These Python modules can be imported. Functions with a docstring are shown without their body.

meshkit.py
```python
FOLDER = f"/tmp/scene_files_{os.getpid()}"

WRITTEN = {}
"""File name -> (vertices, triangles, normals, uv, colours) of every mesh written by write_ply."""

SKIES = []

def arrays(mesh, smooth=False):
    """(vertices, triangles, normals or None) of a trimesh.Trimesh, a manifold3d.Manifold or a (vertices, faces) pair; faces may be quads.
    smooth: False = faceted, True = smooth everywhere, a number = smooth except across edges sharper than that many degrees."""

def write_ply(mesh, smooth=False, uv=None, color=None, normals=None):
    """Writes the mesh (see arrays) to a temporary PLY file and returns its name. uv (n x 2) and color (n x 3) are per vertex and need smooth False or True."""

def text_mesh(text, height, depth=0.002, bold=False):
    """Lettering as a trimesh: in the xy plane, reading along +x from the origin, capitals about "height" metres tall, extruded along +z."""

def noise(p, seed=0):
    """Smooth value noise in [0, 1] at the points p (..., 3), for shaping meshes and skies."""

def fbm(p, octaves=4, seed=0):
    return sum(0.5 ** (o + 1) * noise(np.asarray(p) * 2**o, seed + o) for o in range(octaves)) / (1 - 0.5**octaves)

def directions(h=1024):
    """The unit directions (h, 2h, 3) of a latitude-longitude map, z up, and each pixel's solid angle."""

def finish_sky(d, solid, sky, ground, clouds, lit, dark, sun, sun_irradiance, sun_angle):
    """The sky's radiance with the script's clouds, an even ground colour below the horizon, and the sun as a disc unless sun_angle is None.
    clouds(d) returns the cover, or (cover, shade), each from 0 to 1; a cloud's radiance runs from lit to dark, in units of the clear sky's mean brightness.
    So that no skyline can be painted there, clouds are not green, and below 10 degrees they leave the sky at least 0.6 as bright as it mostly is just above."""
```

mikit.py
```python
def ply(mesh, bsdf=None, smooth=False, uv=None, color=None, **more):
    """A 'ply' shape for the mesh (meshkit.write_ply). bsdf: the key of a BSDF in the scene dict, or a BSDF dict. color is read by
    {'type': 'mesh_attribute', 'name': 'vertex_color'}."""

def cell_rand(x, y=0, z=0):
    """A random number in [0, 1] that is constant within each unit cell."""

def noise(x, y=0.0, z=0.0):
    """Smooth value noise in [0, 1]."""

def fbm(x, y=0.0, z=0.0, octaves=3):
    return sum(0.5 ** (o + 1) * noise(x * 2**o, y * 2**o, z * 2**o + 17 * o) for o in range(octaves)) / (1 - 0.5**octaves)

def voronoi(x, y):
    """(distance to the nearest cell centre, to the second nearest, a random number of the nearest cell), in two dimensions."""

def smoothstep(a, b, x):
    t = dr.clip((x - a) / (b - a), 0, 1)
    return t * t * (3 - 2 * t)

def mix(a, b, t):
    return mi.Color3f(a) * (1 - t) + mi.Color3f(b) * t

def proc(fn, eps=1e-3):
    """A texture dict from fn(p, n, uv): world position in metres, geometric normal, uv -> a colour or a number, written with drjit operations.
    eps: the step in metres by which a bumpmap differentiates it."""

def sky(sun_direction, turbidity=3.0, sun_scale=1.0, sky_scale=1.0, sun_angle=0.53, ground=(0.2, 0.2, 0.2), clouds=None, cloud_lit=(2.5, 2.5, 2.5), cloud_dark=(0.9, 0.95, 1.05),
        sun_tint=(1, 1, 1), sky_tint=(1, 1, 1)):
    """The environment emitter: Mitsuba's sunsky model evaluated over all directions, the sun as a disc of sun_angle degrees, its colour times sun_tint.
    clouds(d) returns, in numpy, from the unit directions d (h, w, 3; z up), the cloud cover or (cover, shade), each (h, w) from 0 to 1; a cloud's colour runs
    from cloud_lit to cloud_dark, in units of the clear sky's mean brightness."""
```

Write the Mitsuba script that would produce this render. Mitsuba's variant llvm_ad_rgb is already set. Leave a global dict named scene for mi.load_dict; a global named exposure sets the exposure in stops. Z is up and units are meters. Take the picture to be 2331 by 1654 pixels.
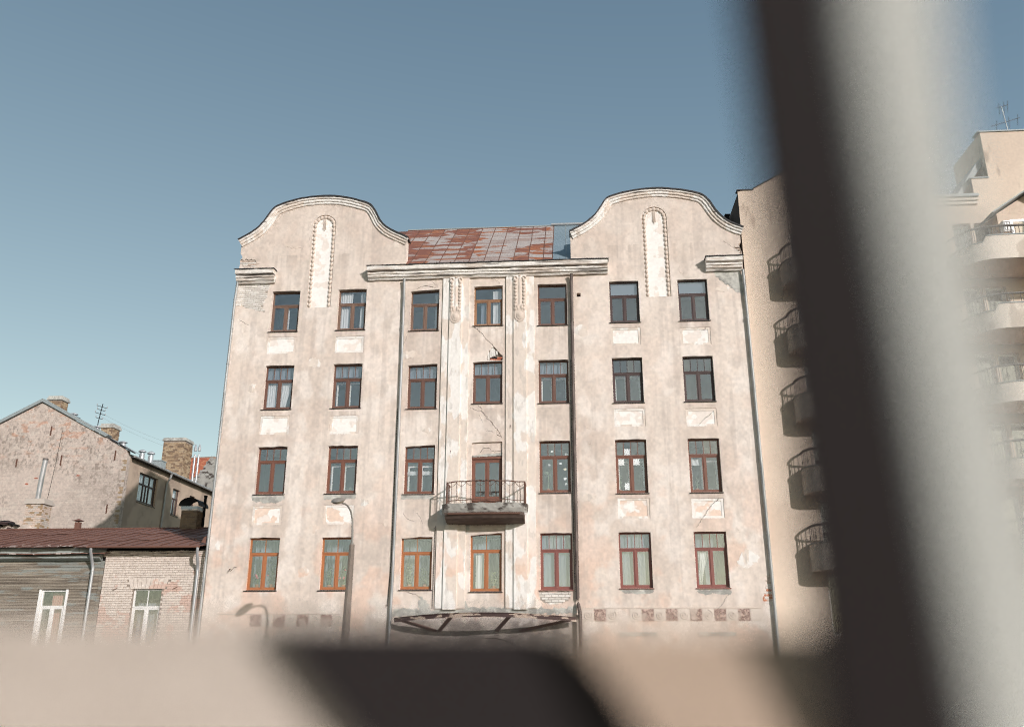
import math, random
import numpy as np, trimesh, shapely, shapely.geometry as sg, shapely.affinity as sa
import mitsuba as mi, drjit as dr, mikit, meshkit
from mikit import noise, fbm, cell_rand, smoothstep, mix, proc
T = mi.ScalarTransform4f
# ------------------------------------------------------------------ camera, sky, exposure (origin = the photographer's eye, ground at z = -1.6)
YAW, PITCH = -0.07044, 0.31893
FWD = [math.sin(YAW) * math.cos(PITCH), math.cos(YAW) * math.cos(PITCH), math.sin(PITCH)]
exposure = 1.88
scene = {'type': 'scene',
         'camera': {'type': 'thinlens', 'fov': 60.965, 'fov_axis': 'x', 'near_clip': 0.02, 'far_clip': 3000.0, 'aperture_radius': 0.0135,
                    'focus_distance': 37.0, 'to_world': T().look_at(origin=[0, 0, 0], target=FWD, up=[0, 0, 1])},
         'sky': mikit.sky([0.79, -1.0, 0.46], turbidity=2.4, sky_scale=1.64, sky_tint=(1.18, 0.995, 0.79), sun_tint=(0.83, 1.06, 1.86), ground=(0.14, 0.13, 0.12))}
labels = {}
GZ = -1.6
rng = np.random.default_rng(7)
random.seed(7)


# ------------------------------------------------------------------ materials
BUMPED = set()


def bs(name, color, rough=0.85, spec=0.3, metal=0.0, bump=None, bscale=0.01, beps=2e-3):
    c = proc(color) if callable(color) else {'type': 'rgb', 'value': list(color)}
    b = {'type': 'principled', 'base_color': c, 'roughness': rough, 'specular': spec, 'metallic': metal}
    if bump is not None:
        BUMPED.add(name)
        b = {'type': 'bumpmap', 'arbitrary': proc(bump, eps=beps), 'scale': bscale, 'bsdf': b}
    scene[name] = {'type': 'twosided', 'bsdf': b}
    return name


def plaster_color(p, n, uv):
    x, y, z = p.x, p.y, p.z
    big = fbm(x * 0.35 + 3, z * 0.28 + 1, y, 3)
    mid = fbm(x * 1.7 + 11, z * 1.3, y * 1.7, 4)
    fine = fbm(x * 9, z * 8, y * 9, 3)
    low = smoothstep(9.0, 1.0, z)
    c = mix((0.655, 0.57, 0.50), (0.57, 0.485, 0.42), smoothstep(0.38, 0.70, big + smoothstep(12.0, 19.0, z) * 0.20 - low * 0.06))
    c = mix(c, (0.72, 0.65, 0.59), smoothstep(0.44, 0.62, mid) * (0.7 - 0.5 * smoothstep(13.0, 17.5, z)))
    c = mix(c, (0.63, 0.455, 0.36), smoothstep(0.48, 0.60, fbm(x * 0.9 + 40, z * 0.8 + 7, y, 5)) * (0.12 + 0.66 * low))
    c = mix(c, (0.49, 0.42, 0.365), smoothstep(0.58, 0.75, fbm(x * 2.1 + 70, z * 1.1 + 3, y, 4)) * 0.45)
    d = mi.Float(9)
    for cx in (-12.895, -9.815, -6.475, -3.605, -0.735, 2.455, 5.475): d = dr.minimum(d, dr.abs(x - cx))
    t = (13.68 - z) / 3.773
    below = (t - dr.floor(t)) * 3.773
    drip = smoothstep(0.95, 0.55, d) * smoothstep(1.5, 0.0, below) * smoothstep(0.40, 0.62, fbm(x * 6.5 + 2, z * 0.35, y, 3)) * smoothstep(1.6, 2.6, z)
    halo = smoothstep(1.25, 0.66, d) * smoothstep(0.42, 0.62, fbm(x * 0.8 + 15, z * 0.55, y, 3)) * smoothstep(16.6, 15.6, z)
    c = mix(c, (0.42, 0.345, 0.29), drip * 0.5)
    c = mix(c, (0.545, 0.455, 0.39), halo * 0.5)
    c = mix(c, (0.40, 0.34, 0.30), smoothstep(0.58, 0.76, fbm(x * 4.0 + 31, z * 0.22, y, 3)) * 0.28)
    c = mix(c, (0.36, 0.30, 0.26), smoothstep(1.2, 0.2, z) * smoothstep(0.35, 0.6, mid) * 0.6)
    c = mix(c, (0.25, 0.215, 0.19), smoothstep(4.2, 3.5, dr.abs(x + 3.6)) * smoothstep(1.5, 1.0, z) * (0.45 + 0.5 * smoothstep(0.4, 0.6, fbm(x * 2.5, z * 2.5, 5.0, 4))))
    return mi.Color3f(c) * (0.86 + 0.28 * fine)


def white_peel(p, n, uv):
    x, y, z = p.x, p.y, p.z
    a = fbm(x * 2.2 + 5, z * 1.1 + 3, y, 4)
    b = fbm(x * 1.5 + 35, z * 0.9 + 13, y, 4)
    low = smoothstep(6.0, 2.0, z)
    c = mix((0.72, 0.69, 0.65), (0.635, 0.555, 0.485), smoothstep(0.47, 0.53, a))
    c = mix(c, (0.66, 0.46, 0.35), smoothstep(0.55, 0.60, b) * (0.06 + 0.7 * low))
    c = mix(c, (0.42, 0.38, 0.34), smoothstep(0.62, 0.72, fbm(x * 6, z * 2, y, 3)) * 0.4)
    return mi.Color3f(c) * (0.9 + 0.2 * fbm(x * 12, z * 10, y * 8, 2))


def panel_white(p, n, uv):
    x, y, z = p.x, p.y, p.z
    low = smoothstep(9.0, 5.2, z)
    c = mix((0.765, 0.735, 0.695), (0.69, 0.61, 0.545), smoothstep(0.55, 0.60, fbm(x * 3.1 + 9, z * 3.2, y, 4)) * 0.8)
    c = mix(c, (0.69, 0.54, 0.44), smoothstep(0.50, 0.56, fbm(x * 3.4 + 60, z * 3.6 + 4, y, 4)) * low)
    return mi.Color3f(c) * (0.92 + 0.16 * fbm(x * 11, z * 11, y, 2))


def cement_color(p, n, uv):
    x, y, z = p.x, p.y, p.z
    return mix((0.46, 0.45, 0.41), (0.30, 0.29, 0.265), smoothstep(0.35, 0.7, fbm(x * 3, z * 3, y, 4))) * (0.75 + 0.5 * fbm(x * 14, z * 14, y * 9, 3))


def trim_color(p, n, uv):
    x, y, z = p.x, p.y, p.z
    c = mix((0.72, 0.685, 0.64), (0.57, 0.50, 0.44), smoothstep(0.45, 0.66, fbm(x * 1.2, z * 7, y * 3, 3)))
    c = mix(c, (0.12, 0.105, 0.095), smoothstep(0.58, 0.72, fbm(x * 0.9 + 8, z * 8, y * 4, 4)) * 0.8)
    return mi.Color3f(c) * (0.85 + 0.3 * fbm(x * 15, z * 15, y * 12, 2))


def far_plaster(p, n, uv):
    x, y, z = p.x, p.y, p.z
    h = x + y
    c = mix((0.50, 0.42, 0.365), (0.435, 0.365, 0.315), smoothstep(0.4, 0.62, fbm(h * 0.5, z * 0.45, 2.0, 4)))
    c = mix(c, (0.21, 0.17, 0.145), smoothstep(0.48, 0.68, fbm(h * 7.5, z * 4.6 + 4, 1.0, 5)) * smoothstep(0.45, 0.65, fbm(h * 0.33 + 5, z * 0.3, 4.0, 2)) * 0.6)
    c = mix(c, (0.46, 0.22, 0.13), smoothstep(0.58, 0.68, fbm(h * 1.9 + 20, z * 3.6, 6.0, 4)) * smoothstep(11.5, 15.0, z) * 0.5)
    c = mix(c, (0.52, 0.46, 0.40), smoothstep(0.58, 0.70, fbm(h * 2.4 + 50, z * 5.0, 3.0, 4)) * 0.5)
    brick_row = smoothstep(0.86, 0.94, (z / 0.26) - dr.floor(z / 0.26)) * smoothstep(0.42, 0.58, fbm(h * 0.6 + 90, z * 0.6, 1.0, 2))
    return mi.Color3f(c) * (0.8 + 0.4 * fbm(h * 9, z * 9, 2.0, 3)) * (1 - 0.13 * brick_row)


def beige_color(p, n, uv):
    x, y, z = p.x, p.y, p.z
    c = mix((0.63, 0.52, 0.42), (0.57, 0.465, 0.375), smoothstep(0.4, 0.65, fbm(x * 0.5 + 4, z * 0.4, y * 0.5, 3)))
    c = mix(c, (0.33, 0.255, 0.20), smoothstep(0.62, 0.74, fbm(x * 2.6, z * 0.7 + 5, y * 2, 4)) * smoothstep(15.0, 19.5, z) * 0.7)
    return mi.Color3f(c) * (0.93 + 0.14 * fbm(x * 14, z * 14, y * 14, 2))


def rust_sheet(p, n, uv):
    x, y, z = p.x, p.y, p.z
    ix, iy = dr.floor((x + 8.6) / 0.68), dr.floor((y - 35.9) / 1.22)
    r = 0.45 * cell_rand(ix, iy, 3) + 0.55 * smoothstep(0.35, 0.65, noise(ix * 0.6 + 3, iy * 0.5, 2))
    left = smoothstep(-0.5, -8.0, x)
    amount = 0.60 - 0.30 * dr.maximum(0, r - 0.62 + 0.45 * left)
    v = fbm(x * 0.9, y * 2.6, 4.0, 5)
    rust = mix((0.25, 0.092, 0.046), (0.175, 0.073, 0.05), smoothstep(0.4, 0.6, r))
    rust = mix(rust, (0.33, 0.135, 0.06), smoothstep(0.52, 0.64, fbm(x * 2, y * 7, 3.0, 3)) * 0.45)
    paint = mix((0.325, 0.29, 0.27), (0.26, 0.195, 0.17), smoothstep(0.46, 0.66, fbm(x * 0.8, y * 6, 7.0, 4)))
    return mix(paint, rust, smoothstep(amount - 0.03, amount + 0.03, v))


def brown_roof(p, n, uv):
    x, y, z = p.x, p.y, p.z
    c = mix((0.165, 0.078, 0.054), (0.125, 0.06, 0.044), fbm(x * 1.2, y * 1.2, z, 3))
    edge = smoothstep(36.5, 35.7, y) * smoothstep(0.58, 0.64, fbm(x * 7, y * 5, 1.0, 3)) * smoothstep(-20.2, -21.0, x)
    return mix(c, (0.55, 0.45, 0.40), edge * 0.9)


def old_wood(p, n, uv):
    x, y, z = p.x, p.y, p.z
    row = dr.floor(z / 0.128)
    r = cell_rand(row, 2, 5)
    grain = fbm(x * 0.9 + r * 30, z * 40, r * 7, 4)
    c = mix((0.23, 0.195, 0.155), (0.135, 0.112, 0.09), smoothstep(0.35, 0.65, grain))
    c = mix(c, (0.33, 0.295, 0.24), smoothstep(0.55, 0.75, fbm(x * 0.6 + r * 17, z * 18, 2.0, 3)) * 0.7)
    green = smoothstep(0.60, 0.48, fbm(x * 1.1 + r * 3, z * 6, 9.0, 4) + smoothstep(3.7, 2.6, z) * 0.22 - smoothstep(-21.0, -20.0, x) * 0.07)
    return mix(c, (0.235, 0.27, 0.26), green * 0.6)


def green_paint(p, n, uv):
    x, y, z = p.x, p.y, p.z
    return mix((0.265, 0.29, 0.275), (0.15, 0.135, 0.115), smoothstep(0.55, 0.7, fbm(x * 1.4, z * 14, y * 6, 4)))


def zinc_color(p, n, uv):
    x, y, z = p.x, p.y, p.z
    return mix((0.36, 0.36, 0.35), (0.25, 0.255, 0.25), smoothstep(0.4, 0.7, fbm(x * 5, z * 1.6, y * 5, 3)))


def pole_concrete(p, n, uv):
    x, y, z = p.x, p.y, p.z
    return mi.Color3f(mix((0.235, 0.195, 0.165), (0.15, 0.12, 0.10), fbm(x * 9, z * 2.5, y * 9, 3))) * (0.7 + 0.6 * fbm(x * 60, z * 45, y * 60, 2))


def house_brick(p, n, uv):
    x, y, z = p.x, p.y, p.z
    r = cell_rand(dr.floor(x / 0.135), dr.floor(z / 0.095), 4)
    c = mix((0.64, 0.565, 0.50), (0.55, 0.475, 0.415), r)
    bare = smoothstep(0.575, 0.65, fbm(x * 1.2 + 22, z * 1.6, y, 4) + 0.07 * (r - 0.5))
    c = mix(c, (0.55, 0.36, 0.29), bare * 0.7)
    return mi.Color3f(c) * (0.82 + 0.36 * fbm(x * 13, z * 15, y * 9, 3))


def pebble_color(p, n, uv):
    x, y, z = p.x, p.y, p.z
    f1, f2, r = mikit.voronoi(x * 17, z * 17)
    edge = smoothstep(0.05, 0.22, f2 - f1)
    base = mix((0.52, 0.40, 0.34), (0.17, 0.10, 0.085), edge * smoothstep(0.1, 0.35, r))
    return mix(base, (0.50, 0.42, 0.36), smoothstep(0.55, 0.66, fbm(x * 3, z * 3, 2.0, 3)) * 0.8)


def pole_bump(p, n, uv):
    return fbm(p.x * 30, p.z * 26, p.y * 30, 3)


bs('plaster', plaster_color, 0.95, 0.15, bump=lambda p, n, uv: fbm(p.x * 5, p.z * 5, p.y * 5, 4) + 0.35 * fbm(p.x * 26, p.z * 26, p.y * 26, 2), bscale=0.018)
bs('white_plaster', white_peel, 0.95, 0.15, bump=lambda p, n, uv: fbm(p.x * 7, p.z * 6, p.y * 7, 4), bscale=0.014)
bs('panel_plaster', panel_white, 0.95, 0.15)
bs('cement', cement_color, 0.95, 0.15, bump=lambda p, n, uv: fbm(p.x * 14, p.z * 14, p.y * 14, 3), bscale=0.025)
bs('dirty_cement', lambda p, n, uv: mix(mix((0.40, 0.385, 0.35), (0.22, 0.21, 0.19), fbm(p.x * 2.5, p.z * 4, p.y * 2.5, 4)), (0.075, 0.064, 0.057), smoothstep(0.48, 0.66, fbm(p.x * 3.1 + 7, p.z * 5, p.y * 3, 4))), 0.95, 0.1)
bs('trim', trim_color, 0.95, 0.15, bump=lambda p, n, uv: fbm(p.x * 9, p.z * 9, p.y * 9, 3), bscale=0.02)
bs('ornament_stucco', (0.58, 0.49, 0.42), 0.95, 0.15)
bs('mortar', (0.27, 0.225, 0.19), 0.95, 0.1)
bs('mortar_mid', (0.37, 0.32, 0.275), 0.95, 0.1)
bs('mortar_pale', (0.47, 0.42, 0.37), 0.95, 0.1)
for i, c in enumerate([(0.66, 0.63, 0.585), (0.59, 0.55, 0.50), (0.70, 0.665, 0.62), (0.52, 0.42, 0.35)]):
    bs(f'white_brick_{i}', c, 0.9, 0.15)
for i, c in enumerate([(0.33, 0.235, 0.15), (0.25, 0.17, 0.11), (0.37, 0.28, 0.185), (0.19, 0.13, 0.09)]):
    bs(f'yellow_brick_{i}', c, 0.9, 0.15)
for i, c in enumerate([(0.43, 0.145, 0.085), (0.36, 0.115, 0.07), (0.47, 0.19, 0.11)]):
    bs(f'red_brick_{i}', c, 0.9, 0.15)
bs('house_brick', house_brick, 0.92, 0.15)
bs('far_plaster', far_plaster, 0.95, 0.1, bump=lambda p, n, uv: fbm((p.x + p.y) * 5, p.z * 5, 2.0, 4), bscale=0.03)
bs('side_plaster', lambda p, n, uv: mix((0.44, 0.345, 0.265), (0.33, 0.255, 0.20), smoothstep(0.4, 0.66, fbm(p.y * 0.8, p.z * 0.8, 3.0, 4))), 0.95, 0.1)
bs('beige', beige_color, 0.93, 0.2)
bs('beige_parapet', lambda p, n, uv: mix((0.66, 0.585, 0.50), (0.50, 0.43, 0.36), smoothstep(0.56, 0.72, fbm(p.x * 2.4, p.z * 1.2, p.y * 2.4, 4))), 0.9, 0.2)
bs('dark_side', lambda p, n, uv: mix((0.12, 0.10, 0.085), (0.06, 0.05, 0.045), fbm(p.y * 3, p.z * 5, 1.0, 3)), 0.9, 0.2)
bs('rust_sheet', rust_sheet, 0.6, 0.4, bump=lambda p, n, uv: fbm(p.x * 1.5, p.y * 9, p.z * 2, 3), bscale=0.008)
bs('blue_sheet', lambda p, n, uv: mix((0.185, 0.235, 0.26), (0.15, 0.195, 0.22), fbm(p.x * 2, p.y * 2, p.z, 3)), 0.45, 0.5)
bs('brown_roof', brown_roof, 0.55, 0.45)
bs('grey_roof', lambda p, n, uv: mix((0.32, 0.36, 0.355), (0.22, 0.25, 0.25), fbm(p.x * 1.5, p.y * 0.9, p.z, 3)), 0.5, 0.4)
bs('dark_flash', (0.035, 0.034, 0.036), 0.6, 0.4)
bs('grey_flash', (0.26, 0.29, 0.29), 0.5, 0.4)
bs('zinc', zinc_color, 0.5, 0.4, metal=0.25)
bs('shiny_zinc', (0.46, 0.47, 0.48), 0.35, 0.5, metal=0.5)
bs('brown_pipe', lambda p, n, uv: mix((0.085, 0.062, 0.052), (0.15, 0.115, 0.10), smoothstep(0.5, 0.7, fbm(p.x * 9, p.z * 2, p.y * 9, 3))), 0.55, 0.4)
bs('old_wood', old_wood, 0.9, 0.2, bump=lambda p, n, uv: fbm(p.x * 1.5, p.z * 50, 3.0, 3), bscale=0.006)
bs('green_paint', green_paint, 0.8, 0.25)
bs('rusty_iron', lambda p, n, uv: mix((0.085, 0.045, 0.035), (0.15, 0.075, 0.05), fbm(p.x * 8, p.z * 8, p.y * 8, 3)), 0.7, 0.4)
bs('peeling_iron', lambda p, n, uv: mix((0.06, 0.032, 0.028), (0.46, 0.36, 0.29), smoothstep(0.54, 0.58, fbm(p.x * 2.3 + 3, p.z * 9, p.y * 2, 4))), 0.7, 0.4)
bs('soot_iron', lambda p, n, uv: mix((0.07, 0.052, 0.044), (0.15, 0.11, 0.09), fbm(p.x * 5, p.z * 9, p.y * 5, 4)), 0.8, 0.25)
bs('grey_iron', (0.11, 0.095, 0.085), 0.6, 0.45)
bs('black', (0.012, 0.011, 0.011), 0.8, 0.2)
bs('crack_dark', (0.075, 0.055, 0.045), 0.95, 0.1)
bs('pole_concrete', pole_concrete, 0.9, 0.2, bump=pole_bump, bscale=0.01)
bs('lamp_grey', (0.20, 0.185, 0.165), 0.5, 0.45)
bs('lamp_lens', lambda p, n, uv: mix((0.33, 0.28, 0.20), (0.19, 0.16, 0.115), fbm(p.x * 8, p.y * 8, p.z * 8, 2)), 0.25, 0.5)
bs('pebble', pebble_color, 0.9, 0.2)
bs('frieze_stucco', lambda p, n, uv: mix((0.63, 0.555, 0.49), (0.52, 0.45, 0.39), fbm(p.x * 3, p.z * 4, 1.0, 3)), 0.95, 0.1)


def grained(a, b):
    return lambda p, n, uv: mix(a, b, fbm(p.x * 14 + p.z * 2, p.z * 3 + p.x * 11, p.y * 9, 3))


bs('frame_brown', grained((0.165, 0.085, 0.06), (0.10, 0.05, 0.04)), 0.5, 0.4)
bs('frame_dark', grained((0.075, 0.045, 0.042), (0.05, 0.032, 0.03)), 0.45, 0.4)
bs('frame_old', grained((0.24, 0.155, 0.115), (0.11, 0.065, 0.052)), 0.7, 0.3)
bs('frame_tan', grained((0.36, 0.20, 0.11), (0.17, 0.09, 0.06)), 0.65, 0.3)
bs('frame_rust', grained((0.195, 0.085, 0.057), (0.14, 0.06, 0.043)), 0.45, 0.4)
bs('frame_orange', grained((0.40, 0.155, 0.065), (0.31, 0.115, 0.05)), 0.4, 0.45)
bs('frame_red', grained((0.24, 0.088, 0.073), (0.18, 0.066, 0.057)), 0.4, 0.45)
bs('frame_white', (0.74, 0.73, 0.71), 0.4, 0.45)
bs('sill_dark', (0.045, 0.033, 0.03), 0.5, 0.4)
scene['glass'] = {'type': 'thindielectric', 'int_ior': 2.35}
bs('room_dark', (0.10, 0.095, 0.09), 0.95, 0.1)
bs('room_grey', (0.20, 0.195, 0.185), 0.95, 0.1)
scene['curtain_cloth'] = {'type': 'twosided', 'bsdf': {'type': 'principled', 'base_color': {'type': 'rgb', 'value': [0.56, 0.575, 0.58]}, 'roughness': 0.95, 'specular': 0.1}}
bs('net_cloth', (0.19, 0.225, 0.265), 0.95, 0.1)
bs('pink_cloth', (0.42, 0.23, 0.19), 0.95, 0.1)
bs('paper', (0.83, 0.83, 0.83), 0.9, 0.1)
bs('cream_paper', (0.80, 0.74, 0.58), 0.9, 0.1)
bs('leaf', (0.10, 0.15, 0.07), 0.6, 0.3)
bs('leaf_pale', (0.26, 0.31, 0.21), 0.6, 0.3)
bs('petal', (0.52, 0.12, 0.17), 0.7, 0.2)
bs('pot', (0.30, 0.12, 0.07), 0.8, 0.2)
bs('asphalt', lambda p, n, uv: mix((0.055, 0.054, 0.052), (0.04, 0.04, 0.04), fbm(p.x * 3, p.y * 3, 1.0, 4)), 0.9, 0.2)
bs('ground_dirt', lambda p, n, uv: mix((0.16, 0.145, 0.12), (0.11, 0.10, 0.08), fbm(p.x * 0.4, p.y * 0.4, 1.0, 4)), 0.95, 0.1)
bs('paving', lambda p, n, uv: mix((0.24, 0.235, 0.22), (0.17, 0.165, 0.155), fbm(p.x * 2, p.y * 2, 1.0, 4)), 0.9, 0.2)
bs('road_white', (0.72, 0.71, 0.68), 0.8, 0.2)
bs('hoarding_pale', lambda p, n, uv: mix((0.49, 0.43, 0.375), (0.34, 0.29, 0.25), fbm(p.x * 16, p.z * 50, p.y * 8, 4)), 0.7, 0.25)
bs('hoarding_tan', lambda p, n, uv: mix((0.46, 0.35, 0.27), (0.31, 0.235, 0.175), fbm(p.x * 16, p.z * 50, p.y * 8, 4)), 0.7, 0.25)
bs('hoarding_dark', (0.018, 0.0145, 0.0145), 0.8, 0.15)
bs('hoarding_grey', lambda p, n, uv: mix((0.47, 0.475, 0.445), (0.38, 0.385, 0.36), fbm(p.x * 60, p.z * 12, p.y * 20, 3)), 0.7, 0.25)

# ------------------------------------------------------------------ mesh helpers
COUNT = {}


def num(key):
    k = COUNT.get(key, 0)
    COUNT[key] = k + 1
    return key if k == 0 else f'{key}_{k:03d}'


def put(key, mesh, mat, smooth=False):
    """one entry of the scene, numbered if the key is taken"""
    key = num(key)
    if isinstance(mesh, G):
        mesh = mesh.mesh()
    if smooth is False and mat in BUMPED and hasattr(mesh, 'vertices'):
        v = np.asarray(mesh.vertices)[np.asarray(mesh.faces)].reshape(-1, 3)
        f = np.arange(len(v)).reshape(-1, 3)
        scene[key] = mikit.ply((v, f), mat, uv=np.c_[v[:, 0] + v[:, 1], v[:, 2] + 0.5 * v[:, 1]])
    else:
        scene[key] = mikit.ply(mesh, mat, smooth=smooth)
    return key


def lab(key, label, cat=None, group=None, kind=None):
    d = labels.setdefault(key, {})
    d['label'] = label
    if cat: d['category'] = cat
    if group: d['group'] = group
    if kind: d['kind'] = kind


def thing(name, label, cat, group=None):
    key = num(name)
    lab(key, label, cat, group)
    return key


ID = lambda P: P
FACE = lambda y: (lambda P: np.c_[P[:, 0], y + P[:, 1], P[:, 2]])          # u = x, depth into the wall = +y
SIDE = lambda x: (lambda P: np.c_[x - P[:, 1], P[:, 0], P[:, 2]])          # wall looking towards +x: u = y


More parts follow.
